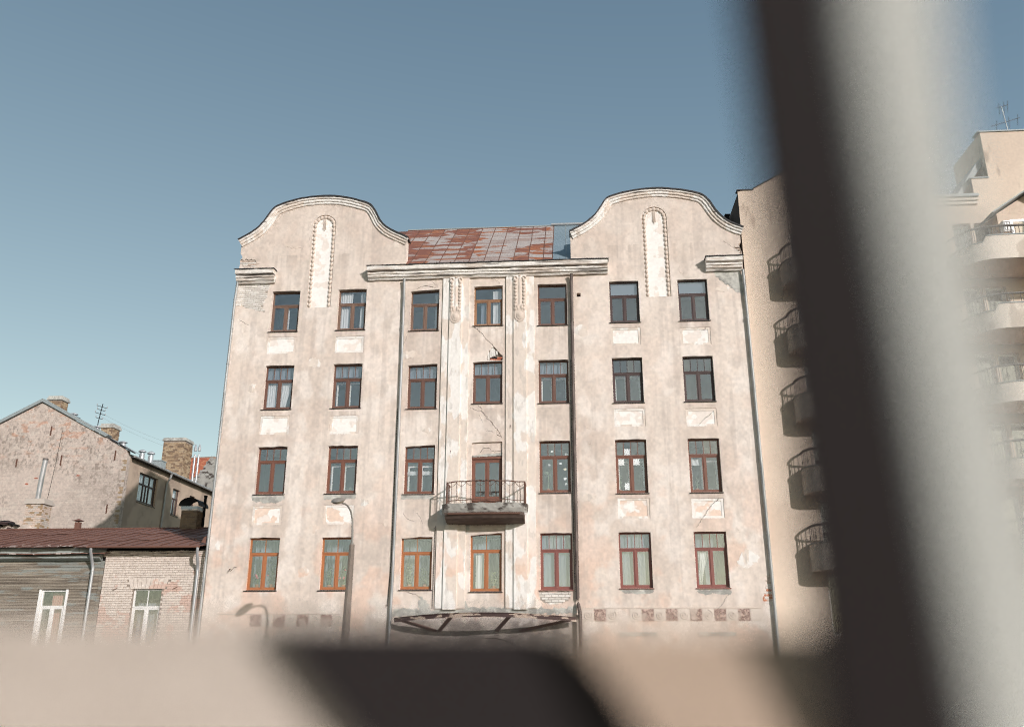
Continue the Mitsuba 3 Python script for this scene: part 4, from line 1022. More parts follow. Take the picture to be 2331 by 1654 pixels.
for i, (x, z, w) in enumerate([(2.32, 7.95, 'in the upper light'), (2.03, 7.52, 'at the top of the left sash'), (2.67, 7.52, 'at the top of the right sash'), (2.29, 6.50, 'low in the left sash')]):
    a = np.linspace(0, 2 * np.pi, 33)[:-1]
    rr = 0.135 * (1 + 0.13 * np.cos(8 * a)) / np.maximum(np.abs(np.cos(a)), np.abs(np.sin(a))) ** 0.75
    pg = sg.Polygon(np.c_[x + rr * np.cos(a), z + rr * np.sin(a)])
    for s in range(8):
        b_ = s * np.pi / 4 + 0.3
        pg = pg.difference(sg.Point(x + 0.08 * math.cos(b_), z + 0.08 * math.sin(b_)).buffer(0.014))
    pg = pg.difference(sg.Point(x, z).buffer(0.016))
    k = put('paper_snowflake', G(F).poly(pg, 0.222).poly(pg, 0.224), 'paper')
    lab(k, f'cut paper snowflake {w}, window right of the brown drainpipe', 'decoration', 'paper snowflakes in one window')
for i, (x, z, r_, w, m) in enumerate([(-0.86, 8.02, 0.05, 'in the second upper light', 'paper'), (-0.24, 7.90, 0.055, 'in the fourth upper light', 'paper'), (-0.98, 7.44, 0.05, 'at the top of the left sash', 'paper'), (-0.50, 7.50, 0.055, 'at the top of the right sash', 'paper'),
                                      (-0.31, 7.25, 0.065, 'second from top in right sash', 'cream_paper'), (-0.32, 6.85, 0.07, 'largest, low in the right sash', 'paper'), (-0.29, 6.63, 0.055, 'lowest in the right sash', 'paper')]):
    a = np.linspace(0, 2 * np.pi, 25)[:-1]
    pts = np.c_[x + r_ * (1 + 0.2 * np.cos(3 * a + i)) * np.cos(a), z + r_ * 0.8 * (1 + 0.15 * np.sin(2 * a)) * np.sin(a)]
    k = put('paper_cutout', G(F).prism(pts, 0.219, 0.222), m)
    lab(k, f'small paper cutout {w}, window left of the brown drainpipe', 'decoration', 'paper cutouts in one window')


def plant(label, *a, **kw):
    k = thing('potted_plant', label, 'plant'); leafy(k, *a, **kw)


plant('tall pale palm in the second floor window left of the brown drainpipe', (-1.03, 36.42, 6.30), 0.62, 0.2, 26, 'leaf_pale', None, 3, 0.09, 0.36, True)
plant('small bushy plant in the right sash of the second floor window second from the left', (-9.5, 36.42, 6.40), 0.12, 0.16, 40, 'leaf_pale', None, 4, 0.06, 0.07)
plant('leafy plant with pink blossoms in the left sash of the leftmost orange window', (-13.2, 36.45, 2.45), 0.6, 0.28, 110, 'leaf', 'petal', 5, 0.1, 0.12)
plant('dark leafy plant in the right sash of the leftmost orange window', (-12.6, 36.48, 2.45), 0.9, 0.26, 130, 'leaf', None, 6, 0.1, 0.12)
plant('dark leafy plant in the left sash of the orange window behind the street lamp', (-10.15, 36.46, 2.42), 0.7, 0.28, 110, 'leaf', None, 7, 0.1, 0.12)
plant('flowering plant beside the lamp pole in the orange window behind it', (-9.55, 36.46, 2.42), 0.75, 0.22, 90, 'leaf', 'petal', 8, 0.1, 0.12)
plant('spiky plant in the left sash of the orange window right of the silver drainpipe', (-6.8, 36.46, 2.42), 0.85, 0.26, 120, 'leaf_pale', None, 9, 0.1, 0.15)
plant('low spiky plant in the right sash of the orange window right of the silver drainpipe', (-6.15, 36.46, 2.42), 0.6, 0.24, 90, 'leaf_pale', None, 10, 0.1, 0.15)
plant('pale spiky plant in the right sash of the orange window under the balcony', (-3.3, 36.46, 2.34), 0.5, 0.22, 70, 'leaf_pale', None, 11, 0.1, 0.16)
plant('fine leaved plants in the rightmost second floor window', (5.15, 36.44, 6.24), 0.4, 0.24, 80, 'leaf_pale', None, 12, 0.09, 0.08)
plant('small trailing plant in the left sash of the second floor window with paper snowflakes', (1.98, 36.44, 6.26), 0.6, 0.1, 40, 'leaf_pale', None, 13, 0.07, 0.07)

# ------------------------------------------------------------------ street lamp
SL = thing('street_lamp', 'curved neck street lamp on a tapering concrete pole in front of the house', 'street lamp')
LX, LY = -7.6, 29.8
put(SL + '__pole', G().tube([(LX - 0.05, LY, GZ + 0.0), (LX - 0.05, LY, 0.5), (LX, LY, 3.46)], [0.155, 0.14, 0.095], 8), 'pole_concrete', smooth=20)
neck = [(LX, LY, 3.40), (LX - 0.01, LY, 3.9), (LX - 0.03, LY - 0.02, 4.3), (LX - 0.08, LY - 0.1, 4.58), (LX - 0.15, LY - 0.28, 4.74), (LX - 0.22, LY - 0.48, 4.79), (LX - 0.26, LY - 0.62, 4.78)]
put(SL + '__neck', G().tube(neck, [0.04, 0.036, 0.032, 0.03, 0.03, 0.03, 0.03], 10), 'lamp_grey', smooth=True)
put(SL + '__collar', G().tube([(LX, LY, 3.42), (LX, LY, 3.52)], [0.07, 0.055], 10), 'lamp_grey')
R_ = trimesh.transformations.rotation_matrix(math.radians(18), [1, -0.3, 0])
hd = trimesh.creation.icosphere(subdivisions=3); hd.vertices *= [0.23, 0.36, 0.10]; hd.vertices[:, 2] = np.maximum(hd.vertices[:, 2], -0.012)
hd.apply_transform(R_); hd.apply_translation([LX - 0.34, LY - 0.86, 4.83]); put(SL + '__head', hd, 'lamp_grey', smooth=50)
ln = trimesh.creation.icosphere(subdivisions=3); ln.vertices *= [0.20, 0.32, 0.10]; ln.vertices[:, 2] = np.minimum(ln.vertices[:, 2], 0.0) - 0.013
ln.apply_transform(R_); ln.apply_translation([LX - 0.34, LY - 0.86, 4.83]); put(SL + '__lens', ln, 'lamp_lens', smooth=50)

# ------------------------------------------------------------------ the beige apartment house on the right
BB = thing('beige_building', 'beige rendered apartment block with curved balconies and stepped gables right of the old house', 'building')
BY = 36.3
F2 = FACE(BY)
bw = sg.Polygon([(7.88, -1.6), (7.88, 20.12), (8.57, 20.22), (10.1, 21.05), (12.2, 22.2), (13.4, 22.2), (13.4, 21.4), (14.4, 21.4), (14.4, 19.47), (18.36, 19.47), (18.36, 20.36), (19.13, 20.36), (19.13, 22.75), (26, 22.75), (26, -1.6)])
BW = []
for k in range(6):
    zt = 18.12 - 3.045 * k
    for x0, x1 in ((10.0, 10.9), (11.05, 11.95), (17.16, 17.96), (18.10, 18.98)):
        BW.append((x0, x1, zt - 2.35, zt))
for q in BW: bw = bw.difference(sg.box(*[q[0], q[2], q[1], q[3]]))
g = G(F2).tiled(bw, 0.0, 1.5)
for x0, x1, z0, z1 in BW: g.ring(rect(x0, x1, z0, z1), 0.0, 0.26)
g.box(14.4, 18.36, 0.0, 0.4, 19.47, 19.5).prism([(19.13, 20.36), (19.13, 22.75), (26, 22.75), (26, 20.36)], 0.002, 3.0)
put(BB + '__wall', g, 'beige')
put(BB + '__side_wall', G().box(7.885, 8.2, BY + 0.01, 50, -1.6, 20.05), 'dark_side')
put(BB + '__roof', G().add([(8.2, BY + 0.3, 20.0), (19.1, BY + 0.3, 19.4), (19.1, 48, 23.0), (8.2, 48, 20.0)], [(0, 1, 2, 3)]), 'grey_roof')
put(BB + '__parapet_cap', G(F2).box(7.84, 8.6, -0.05, 0.3, 20.16, 20.21).add([(8.57, -0.05, 20.21), (12.2, -0.05, 22.19), (12.2, -0.05, 22.24), (8.57, -0.05, 20.26), (8.57, 0.3, 20.21), (12.2, 0.3, 22.19), (12.2, 0.3, 22.24), (8.57, 0.3, 20.26)], [(0, 1, 2, 3), (3, 2, 6, 7), (0, 4, 5, 1), (4, 7, 6, 5)]), 'dark_flash')
cap = G(F2)
for x0, x1, z in ((18.28, 19.12, 20.36), (19.0, 26, 22.75)): cap.box(x0, x1, -0.06, 0.5, z + 0.002, z + 0.06)
put(BB + '__parapet_cap', cap, 'grey_flash')
for j, (o, z0, z1) in enumerate(((0.30, 19.34, 19.47), (0.20, 19.20, 19.335), (0.11, 19.05, 19.195))):
    put(BB + '__cornice_band', G(F2).box(14.5, 18.42, -o, -0.002, z0, z1), 'beige_parapet' if j else 'grey_flash')
put(BB + '__attic_slope', G(F2).prism([(17.62, 19.5), (18.98, 21.5), (19.12, 21.62), (19.12, 21.2), (18.45, 20.38), (17.85, 19.5)], 0.35, 3.0), 'grey_flash')
put(BB + '__attic_wall', G(F2).prism([(17.88, 19.5), (18.46, 20.36), (19.12, 21.2), (19.12, 19.5)], 1.4, 3.0), 'beige')
for x0, x1, z0, z1 in BW:
    window(BB, F2, x0, x1, z0, z1, 0, 'frame_white', depth=0.24, sill=False, leaves=1)
for k in range(6):
    for a, b_ in ((9.8, 12.2), (16.9, 19.3)):
        room(BB, F2, a, b_, 15.4 - 3.045 * k, 18.3 - 3.045 * k, 0.36, 3.5, 'room_grey')


def balcony2(plan, zb, zt, zr, step=None, label=None):
    """a curved balcony: solid parapet along the plan, floor, rail and bars"""
    b = num(BB + '__balcony')
    p = np.array(plan, float)
    s = np.r_[0, np.cumsum(np.linalg.norm(np.diff(p, axis=0), axis=1))]
    t = np.linspace(0, s[-1], 60); q = np.c_[np.interp(t, s, p[:, 0]), np.interp(t, s, p[:, 1])]
    for _ in range(4): q[1:-1] = 0.25 * q[:-2] + 0.5 * q[1:-1] + 0.25 * q[2:]
    tg = np.gradient(q, axis=0); tg /= np.linalg.norm(tg, axis=1, keepdims=True); n = np.c_[-tg[:, 1], tg[:, 0]]
    inn = q + n * 0.12
    ztop = np.full(len(q), zt)
    if step is not None: ztop[q[:, 0] > step] += 0.27
    rows = [[(*q[i], zb), (*q[i], ztop[i]), (*inn[i], ztop[i]), (*inn[i], zb), (*q[i], zb)] for i in range(len(q))]
    put(b + '__parapet', G().loft(rows), 'beige_parapet')
    put(b + '__coping', G().loft([[(*(q[i] - n[i] * 0.03), ztop[i] + 0.002), (*(q[i] - n[i] * 0.03), ztop[i] + 0.04), (*(inn[i] + n[i] * 0.03), ztop[i] + 0.04)] for i in range(len(q))]), 'grey_flash')
    fl = sg.Polygon(list(map(tuple, q)) + [(q[-1][0], BY), (q[0][0], BY)]).buffer(-0.005)
    v, f = trimesh.creation.triangulate_polygon(fl, engine='earcut')
    put(b + '__floor', G().add(np.c_[v, np.full(len(v), zb + 0.01)], f).add(np.c_[v, np.full(len(v), zb + 0.18)], f), 'beige')
    mid = q + n * 0.06
    put(b + '__rail', G().tube(np.c_[mid, np.full(len(q), zr)], 0.05, 8), 'grey_iron', smooth=True)
    L = s[-1]; m = int(L / 0.19)
    for k in range(1, m):
        i = min(int(k / m * (len(q) - 1) + 0.5), len(q) - 1)
        x, y = mid[i]
        put(b + '__baluster', G().tube([(x, y, ztop[i]), (x, y, zr)], 0.014, 5), 'grey_iron')
        if k % 3 == 1:
            a = np.linspace(0, 2 * np.pi, 13); u = tg[i] * 0.065; zc = (ztop[i] * 0.62 + zr * 0.38)
            put(b + '__rosette', G().tube([(x + u[0] * math.cos(e), y + u[1] * math.cos(e), zc + 0.075 * math.sin(e)) for e in a], 0.012, 4).tube([(x + u[0], y + u[1], zc), (x - u[0], y - u[1], zc)], 0.012, 4), 'grey_iron')


for k in range(6):
    dz = -3.045 * k
    if k < 5: balcony2([(9.42, BY), (9.40, 35.95), (9.45, 35.62), (9.60, 35.32), (9.85, 35.12), (10.25, 35.02), (11.6, 35.02), (12.1, 35.12), (12.4, 35.4), (12.5, BY)], 15.17 + dz, 16.2 + dz, 16.92 + dz)
    if k < 5:
        balcony2([(16.1, BY), (16.4, 35.7), (16.62, 35.1), (16.85, 34.62), (17.15, 34.32), (17.6, 34.16), (18.3, 34.12), (21.5, 34.12), (21.9, 34.4), (22, BY)], 15.42 + dz, 16.2 + dz, 16.92 + dz, 17.35 if k < 2 else None)
# roofed glazed bay at the right
LO = num(BB + '__roofed_bay')
put(LO + '__wall', G().box(18.8, 21.2, 35.62, BY - 0.002, 16.3, 18.2).add([(18.8, 35.62, 18.2), (20.2, 35.62, 19.1), (21.2, 35.62, 18.4), (21.2, 35.62, 18.2)], [(0, 1, 2, 3)]), 'beige')
rf = [(18.34, 18.02), (20.2, 19.24), (21.9, 18.12)]
put(LO + '__roof', G().loft([[(x, 35.0, z) for x, z in rf], [(x, BY - 0.004, z) for x, z in rf], [(x, BY - 0.004, z - 0.07) for x, z in rf], [(x, 35.0, z - 0.07) for x, z in rf], [(x, 35.0, z) for x, z in rf]]), 'grey_flash')
window(BB, FACE(35.62), 19.3, 20.4, 16.5, 17.9, 0, 'frame_white', depth=-0.03, sill=False, leaves=1)
AC = thing('air_conditioner', 'white air conditioner box beside the upper balcony of the beige block', 'air conditioner')
put(AC + '__case', G().cbox(18.84, 19.22, 35.30, 35.60, 17.20, 17.72, 0.02), 'frame_white')
put(AC + '__grille', G().frame(18.88, 19.12, 17.26, 17.66, 0.02, 35.285, 35.298).box(18.99, 19.01, 35.285, 35.298, 17.28, 17.64).box(18.90, 19.10, 35.285, 35.298, 17.45, 17.47), 'grey_iron')
AE = thing('aerial', 'thin television aerial on the roof of the beige block', 'aerial')
put(AE + '__mast', G().tube([(22.55, 40, 22.6), (22.46, 40, 25.4), (22.40, 40, 26.55)], 0.025, 6), 'zinc')
for zc, L, tilt in ((25.62, 0.75, 0.3), (26.55, 0.3, 0.3)):
    put(AE + '__boom', G().tube([(22.44 - L, 40, zc - tilt * L), (22.44 + L, 40, zc + tilt * L)], 0.014, 5), 'grey_iron')
    for u in (-L * 0.65, L * 0.2, L * 0.8):
        put(AE + '__rod', G().tube([(22.44 + u - 0.05, 39.8, zc + tilt * u + 0.12), (22.44 + u + 0.09, 40.2, zc + tilt * u - 0.28)], 0.010, 4), 'grey_iron')
k = put('roof_vent_box', G().box(7.05, 7.55, 37.4, 38.4, 17.9, 18.82).box(7.0, 7.58, 37.35, 38.45, 18.83, 18.87), 'blue_sheet')
lab(k, 'blue grey sheet metal box on the roof behind the right curved gable', 'roof vent')
k = put('flue', G().box(7.56, 7.74, 37.9, 38.2, 18.6, 19.75).box(7.53, 7.77, 37.87, 38.23, 19.76, 19.82), 'black')
lab(k, 'narrow black flue against the side of the beige block', 'flue')

# ------------------------------------------------------------------ the low house on the left: half planks, half painted brick
LH = thing('low_house', 'low street house, half weathered planks and half painted brick, under a brown metal roof', 'house')
bwin, wwin = (-18.43, -17.20, 0.1, 2.46), (-22.40, -21.32, 0.1, 2.44)
bwall = sg.Polygon([(-19.82, -1.6), (-19.82, 3.78), (-15.36, 3.78), (-15.36, -1.6)]).difference(sg.box(bwin[0], bwin[2], bwin[1], bwin[3]))
F3 = FACE(36.3)
g = G(F3).poly(bwall, 0.0).ring(rect(bwin[0], bwin[1], bwin[2], bwin[3]), -0.02, 0.22)
put(LH + '__brick_wall', g, 'mortar')
jack = sg.Polygon([(bwin[0] - 0.12, bwin[3]), (bwin[1] + 0.12, bwin[3]), (bwin[1] + 0.28, bwin[3] + 0.48), (bwin[0] - 0.28, bwin[3] + 0.48)])
bricks(LH + '__brick_wall', bwall.difference(jack), F3, -0.02, ['house_brick'], 0.27, 0.095, 0.012, 0.03, seed=31, limit=291, jit=0.009)
for k in range(9):
    a0, a1 = bwin[0] - 0.12 + k * 0.1635, bwin[0] - 0.12 + (k + 1) * 0.1635 - 0.014
    b0, b1 = bwin[0] - 0.28 + k * 0.199, bwin[0] - 0.28 + (k + 1) * 0.199 - 0.014
    put(LH + '__brick_wall__brick', G(F3).prism([(a0, bwin[3] + 0.004), (a1, bwin[3] + 0.004), (b1, bwin[3] + 0.475), (b0, bwin[3] + 0.475)], -0.024 - rng.uniform(0, 0.006), 0.03), 'house_brick')
for r in range(3):
    z = 3.79 + r * 0.075
    put(LH + '__corbel_course', sweep_x(-19.9, -15.45, [(0.0, z), (0.06 + 0.05 * r, z), (0.06 + 0.05 * r, z + 0.066), (0.0, z + 0.066)], 36.3, 0.26, 0.012, 40 + r, 0.12), 'house_brick')
put(LH + '__eave_board', G().box(-19.8, -15.45, 36.05, 36.35, 4.02, 4.06), 'black')
put(LH + '__eave_shade', G().box(-19.8, -15.4, 36.36, 36.5, 3.9, 4.2), 'black')  # black strip put in for the shade in the gap below the eave
# plank wall
for k in range(40):
    z1 = 3.62 - 0.128 * k
    if z1 < -1.5: break
    segs = [(-31.5, -25.4), (-25.4 , wwin[0] - 0.1), (wwin[1] + 0.1, -19.84)] if wwin[2] - 0.1 < z1 - 0.06 < wwin[3] + 0.08 else [(-31.5, -25.4 + 0.9 * (k % 3)), (-25.4 + 0.9 * (k % 3), -22.0 - 0.7 * (k % 4)), (-22.0 - 0.7 * (k % 4), -19.84)]
    for a, b_ in segs:
        j = rng.normal(0, 0.005)
        put(LH + '__plank', G(F3).add([(a + 0.004, -0.006 + j, z1), (b_ - 0.004, -0.006 + j, z1), (b_ - 0.004, -0.028 + j, z1 - 0.121), (a + 0.004, -0.028 + j, z1 - 0.121), (a + 0.004, 0.05, z1), (b_ - 0.004, 0.05, z1), (b_ - 0.004, 0.05, z1 - 0.121), (a + 0.004, 0.05, z1 - 0.121)],
                                      [(0, 3, 2, 1), (0, 1, 5, 4), (3, 7, 6, 2), (0, 4, 7, 3), (1, 2, 6, 5)]), 'old_wood')
put(LH + '__wall_core', G(F3).poly(sg.box(-31.5, -1.6, -19.84, 3.7).difference(sg.box(wwin[0] - 0.05, wwin[2] - 0.05, wwin[1] + 0.05, wwin[3] + 0.05)), 0.06), 'black')
put(LH + '__corner_board', G(F3).box(-19.97, -19.835, -0.055, -0.03, -1.6, 3.62), 'old_wood')
put(LH + '__cornice_board', sweep_x(-31.5, -19.95, [(0.0, 3.63), (0.10, 3.63), (0.12, 3.66), (0.30, 3.70), (0.33, 3.73), (0.33, 3.78), (0.26, 3.80), (0.26, 3.90), (0.0, 3.9)], 36.3, 0.4, 0.004, 44), 'green_paint')
put(LH + '__cornice_flashing', sweep_x(-31.5, -19.62, [(0.0, 3.97), (0.50, 3.905), (0.505, 3.87), (0.49, 3.87), (0.485, 3.89), (0.0, 3.95)], 36.3, 0.25, 0.008, 45), 'brown_roof')
for a, b_ in ((-31.5, -25.9), (-25.89, -23.0), (-22.99, -20.9), (-20.89, -19.7)):
    put(LH + '__fascia_board', G().box(a, b_ - 0.01, 36.05, 36.1, 3.92, 4.17), 'green_paint')
# windows
k = window(LH, F3, *bwin, 2, 'frame_white', depth=0.10, ratio=0.31, sill=False)
put(k + '__lintel', G(F3).box(bwin[0], bwin[1], -0.02, 0.02, bwin[3] + 0.001, bwin[3] + 0.02), 'mortar')
k = window(LH, F3, *wwin, 1, 'frame_white', depth=0.03, ratio=0.29, sill=False)
for x in (wwin[0] - 0.09, wwin[1] + 0.002):
    put(k + '__casing', G(F3).box(x, x + 0.088, -0.055, 0.02, wwin[2] - 0.1, wwin[3] + 0.02), 'frame_white')
put(k + '__casing', G(F3).box(wwin[0] - 0.14, wwin[1] + 0.14, -0.075, 0.02, wwin[3] + 0.02, wwin[3] + 0.06), 'old_wood')
for q in (bwin, wwin): room(LH, F3, q[0] - 0.6, q[1] + 0.6, q[2] - 0.5, q[3] + 0.4, 0.3, 3.0, 'room_grey')
k = put('curtain', cloth(F3, wwin[0] + 0.3, wwin[1] - 0.06, wwin[2] + 0.1, wwin[3] - 0.1, 0.36, 7, 0.025), 'pink_cloth', smooth=True); lab(k, 'dull pink curtain in the white window of the plank wall', 'curtain')
k = put('curtain', cloth(F3, bwin[0] + 0.06, bwin[1] - 0.06, wwin[2] + 0.1, bwin[3] - 0.55, 0.5, 9, 0.02), 'net_cloth', smooth=True); lab(k, 'thin net curtain in the white window of the painted brick wall', 'curtain')
# roof of folded sheets with seams
LR = num(LH + '__roof')
LY0, LZ0, LY1, LZ1 = 35.72, 4.17, 43.0, 5.87
lz = lambda y: LZ0 + (y - LY0) * (LZ1 - LZ0) / (LY1 - LY0)
nx = 27
lx = np.linspace(-31.6, -15.38, nx)
for i in range(nx - 1):
    y0s = [LY0, 37.6 + 0.5 * (i % 2), 40.2 + 0.5 * (i % 2), LY1]
    for j in range(3):
        e = rng.normal(0, 0.008) + (0.02 if j else 0); a, b_ = lx[i] + 0.006, lx[i + 1] - 0.006
        if j == 0 and lx[i] > -20.5: y0s[0] = 35.64
        v = [(a, y0s[j], lz(y0s[j]) + e + rng.normal(0, 0.004)), (b_, y0s[j], lz(y0s[j]) + e + rng.normal(0, 0.004)), (b_, y0s[j + 1] + 0.02, lz(y0s[j + 1])), (a, y0s[j + 1] + 0.02, lz(y0s[j + 1]))]
        v += [(x, y, z - 0.012) for x, y, z in v]
        put(LR + '__sheet', G().add(v, [(0, 1, 2, 3), (0, 4, 5, 1), (1, 5, 6, 2), (3, 7, 4, 0), (7, 6, 5, 4)]), 'brown_roof')
    if i: put(LR + '__seam', G().tube([(lx[i] + rng.normal(0, 0.01), y, lz(y) + 0.03) for y in (LY0, 38, 40.5, LY1)], 0.017, 5), 'brown_roof')
put(LR + '__ridge_cap', G().tube([(-31.6, LY1, LZ1 + 0.01), (-24, LY1, LZ1 + 0.02), (-15.4, LY1, LZ1 + 0.0)], 0.05, 6), 'brown_roof')
put(LR + '__rear_slope', G().add([(-31.6, LY1, LZ1 - 0.02), (-15.4, LY1, LZ1 - 0.02), (-15.4, 50, 4.2), (-31.6, 50, 4.2)], [(0, 1, 2, 3)]), 'brown_roof')
put(LH + '__gutter', G().tube([(-20.35, 35.62, 4.13), (-18, 35.62, 4.12), (-15.5, 35.62, 4.11)], 0.05, 8), 'brown_roof')
put(LH + '__side_wall', G().box(-15.37, -15.34, 36.3, 50, -1.6, 4.0), 'house_brick')
put(LH + '__gable_flap', G().prism([(-15.5, 4.3), (-15.33, 4.25), (-15.33, 4.55), (-15.42, 4.5)], 35.75, 35.8), 'brown_roof')
drainpipe(LH, [(-20.18, 35.66, 4.1), (-20.18, 35.66, 3.97), (-20.22, 35.95, 3.6), (-20.23, 36.12, 3.3), (-20.23, 36.14, -1.5)], 0.062, 'shiny_zinc', 2.4, 0.16, 'shiny drainpipe on the plank wall')
drainpipe(LH, [(-15.58, 35.62, 4.08), (-15.58, 35.66, 3.75), (-15.66, 36.0, 3.45), (-15.69, 36.12, 3.2), (-15.69, 36.14, -1.5)], 0.062, 'shiny_zinc', 2.4, 0.16, 'shiny drainpipe at the right end of the painted brick wall')
for x, z in ((-19.2, 2.45), (-16.6, 2.5)):
    put(LH + '__hook', G().tube([(x - 0.08, 36.18, z - 0.03), (x, 36.2, z), (x + 0.08, 36.26, z + 0.05)], 0.013, 5), 'rusty_iron')


# ------------------------------------------------------------------ chimneys and roofs behind
def chimney(label, x0, x1, y0, y1, z0, z1, mats, bh=0.085, bl=0.25, cap_h=0.18, over=0.07, name='chimney', cap_mat='cement'):
    k = thing(name, label, 'chimney')
    put(k + '__core', G().box(x0, x1, y0, y1, z0, z1), 'mortar')
    sides = [(FACE(y0), x0, x1), (SIDE(x1), y0, y1)]
    for j, m_ in enumerate(mats):
        b = G()
        g_ = np.random.default_rng(int(abs(x0 * 100)) + j)
        gg = np.random.default_rng(int(abs(x0 * 100)))
        for M, a, c in sides:
            for r in range(int((z1 - z0 - cap_h) / bh)):
                x = a - (r % 2) * bl / 2
                while x < c:
                    e0, e1 = max(x, a) + 0.006, min(x + bl, c) - 0.006
                    pick, jt = gg.integers(len(mats)), abs(gg.normal(0, 0.012))
                    if pick == j and e1 - e0 > 0.03:
                        q = G(M).box(e0, e1, -0.008 - jt, 0.0, z0 + r * bh + 0.006, z0 + (r + 1) * bh - 0.006); b.tri(q.mesh())
                    x += bl
        if b.n: labels[put(k + '__brickwork', b, m_)] = {'kind': 'stuff'}
    put(k + '__cap', G().box(x0 - over, x1 + over, y0 - over, y1 + over, z1 - cap_h, z1 - cap_h / 2).box(x0 - over * 0.4, x1 + over * 0.4, y0 - over * 0.4, y1 + over * 0.4, z1 - cap_h / 2 + 0.001, z1), cap_mat)
    return k


YB = ['yellow_brick_0', 'yellow_brick_1', 'yellow_brick_2', 'yellow_brick_3']
GH = thing('gabled_house', 'tall old house with weathered blank gable and side wing behind the low house', 'house')
FG = FACE(58.0)
XG = -31.17
gab = [(-46, -1.6), (-46, 12.75), (-38.03, 17.0), (-32.75, 14.25), (-31.25, 13.42), (XG, 12.95), (XG, -1.6)]
put(GH + '__gable_wall', G(FG).prism(gab, 0.0, 0.45), 'far_plaster')
put(GH + '__gable_trim', G(FG).prism([(-46.2, 12.72), (-38.03, 17.06), (-38.03, 17.30), (-46.2, 12.98)], -0.14, 0.5).prism([(-38.03, 17.06), (-32.9, 14.38), (-32.72, 14.52), (-38.03, 17.30)], -0.14, 0.5), 'grey_flash')
put(GH + '__gable_trim', G(FG).prism([(-32.7, 14.27), (-31.2, 13.45), (-30.86, 13.24), (-30.86, 13.32), (-31.2, 13.52), (-32.7, 14.34)], -0.10, 0.5), 'dark_flash')
put(GH + '__gable_roof', G().add([(-46.2, 58.45, 12.75), (-38.03, 58.45, 17.15), (-38.03, 63, 17.15), (-46.2, 63, 12.75)], [(0, 1, 2, 3)]).add([(-38.03, 58.45, 17.15), (-31.3, 58.45, 13.5), (-31.3, 61.0, 13.5), (-38.03, 61.0, 17.15)], [(0, 1, 2, 3)]), 'grey_roof')
for x, z, L in ((-37.05, 14.9, 0.65), (-35.95, 12.75, 0.75), (-39.2, 12.6, 0.55), (-32.05, 13.05, 0.7), (-36.4, 9.2, 0.8), (-32.1, 9.3, 0.6)):
    put(GH + '__wall_tie', G(FG).box(x - 0.035, x + 0.035, -0.07, -0.002, z - L / 2, z + L / 2), 'rusty_iron')
put(GH + '__cable', G().tube([(-36.2, 57.95, 14.9), (-36.3, 57.95, 12.4), (-36.5, 57.95, 9.6), (-36.65, 57.95, 7.0)], 0.016, 4), 'black')
for x, z in ((-34.55, 11.65), (-37.6, 11.5), (-38.2, 11.1)):
    put(GH + '__putlog_hole', G(FG).prism(rough(rect(x - 0.12, x + 0.12, z - 0.04, z + 0.05), 0.02, 0.05, int(abs(x * 10))), -0.006, 0.0), 'red_brick_1')
FS = SIDE(XG)
swin = [(60.1, 62.95, 10.17, 12.27), (65.6, 66.85, 10.04, 12.08), (68.7, 69.75, 10.3, 12.05)]
sw = sg.Polygon([(58.45, -1.6), (58.45, 13.0), (77, 13.05), (77, -1.6)])
for q in swin: sw = sw.difference(sg.box(q[0], q[2], q[1], q[3]))
g = G(FS).poly(sw, 0.0)
for q in swin: g.ring(rect(q[0], q[1], q[2], q[3]), 0.0, 0.2)
put(GH + '__wing_wall', g, 'side_plaster')
for i, q in enumerate(swin):
    k = window(GH, FS, *q, 3 if i == 0 else 1, 'frame_dark', depth=0.15, ratio=0.36, fw=0.10, leaves=2)
    if i == 0:
        put(k + '__mullion', G(FS).box(q[0] + 0.93, q[0] + 1.03, 0.13, 0.23, q[2], q[3]).box(q[0] + 1.82, q[0] + 1.92, 0.13, 0.23, q[2], q[3]), 'frame_dark')
    room(GH, FS, q[0] - 0.4, q[1] + 0.4, q[2] - 0.4, q[3] + 0.3, 0.3, 3, 'room_grey')
for i, q in enumerate(swin[:2]):
    M = FS
    for j, (a, b_) in enumerate([(0.04, 0.3), (0.36, 0.62), (0.70, 0.96)] if i == 0 else [(0.06, 0.94)]):
        L = q[1] - q[0]
        k = put('curtain', cloth(M, q[0] + L * a, q[0] + L * b_, q[2] + 0.08, q[3] - 0.1, 0.4, 3, 0.03, seed=j), 'curtain_cloth', smooth=True)
        lab(k, f'white curtain in the {("near", "middle", "far")[j]} light of the wide dark window of the side wing' if i == 0 else 'white curtain in the narrow window of the side wing', 'curtain')
WR = num(GH + '__wing_roof')
for i in range(14):
    y0, y1 = 58.6 + i * 1.32, 58.6 + (i + 1) * 1.32 - 0.02
    put(WR + '__sheet', G().add([(XG + 0.32, y0, 13.12), (XG + 0.32, y1, 13.12), (-38.5, y1, 15.25), (-38.5, y0, 15.25), (XG + 0.32, y0, 13.10), (XG + 0.32, y1, 13.10)], [(0, 1, 2, 3), (0, 4, 5, 1)]), 'grey_roof')
    put(WR + '__seam', G().tube([(XG + 0.33, y1, 13.14), (-38.5, y1, 15.27)], 0.02, 4), 'grey_roof')
put(GH + '__wing_eave', G().box(XG + 0.002, XG + 0.3, 58.5, 77, 12.98, 13.06), 'dark_flash')
put(GH + '__gutter', G().tube([(XG + 0.38, 58.3, 13.02), (XG + 0.38, 70, 13.0), (XG + 0.38, 77, 12.98)], 0.085, 8), 'zinc', smooth=40)
drainpipe(GH, [(XG + 0.38, 64.25, 12.95), (XG + 0.35, 64.25, 12.7), (XG + 0.1, 64.22, 12.2), (XG + 0.09, 64.1, 8), (XG + 0.09, 64.1, -1.5)], 0.075, 'zinc', 3.0, 0.02)
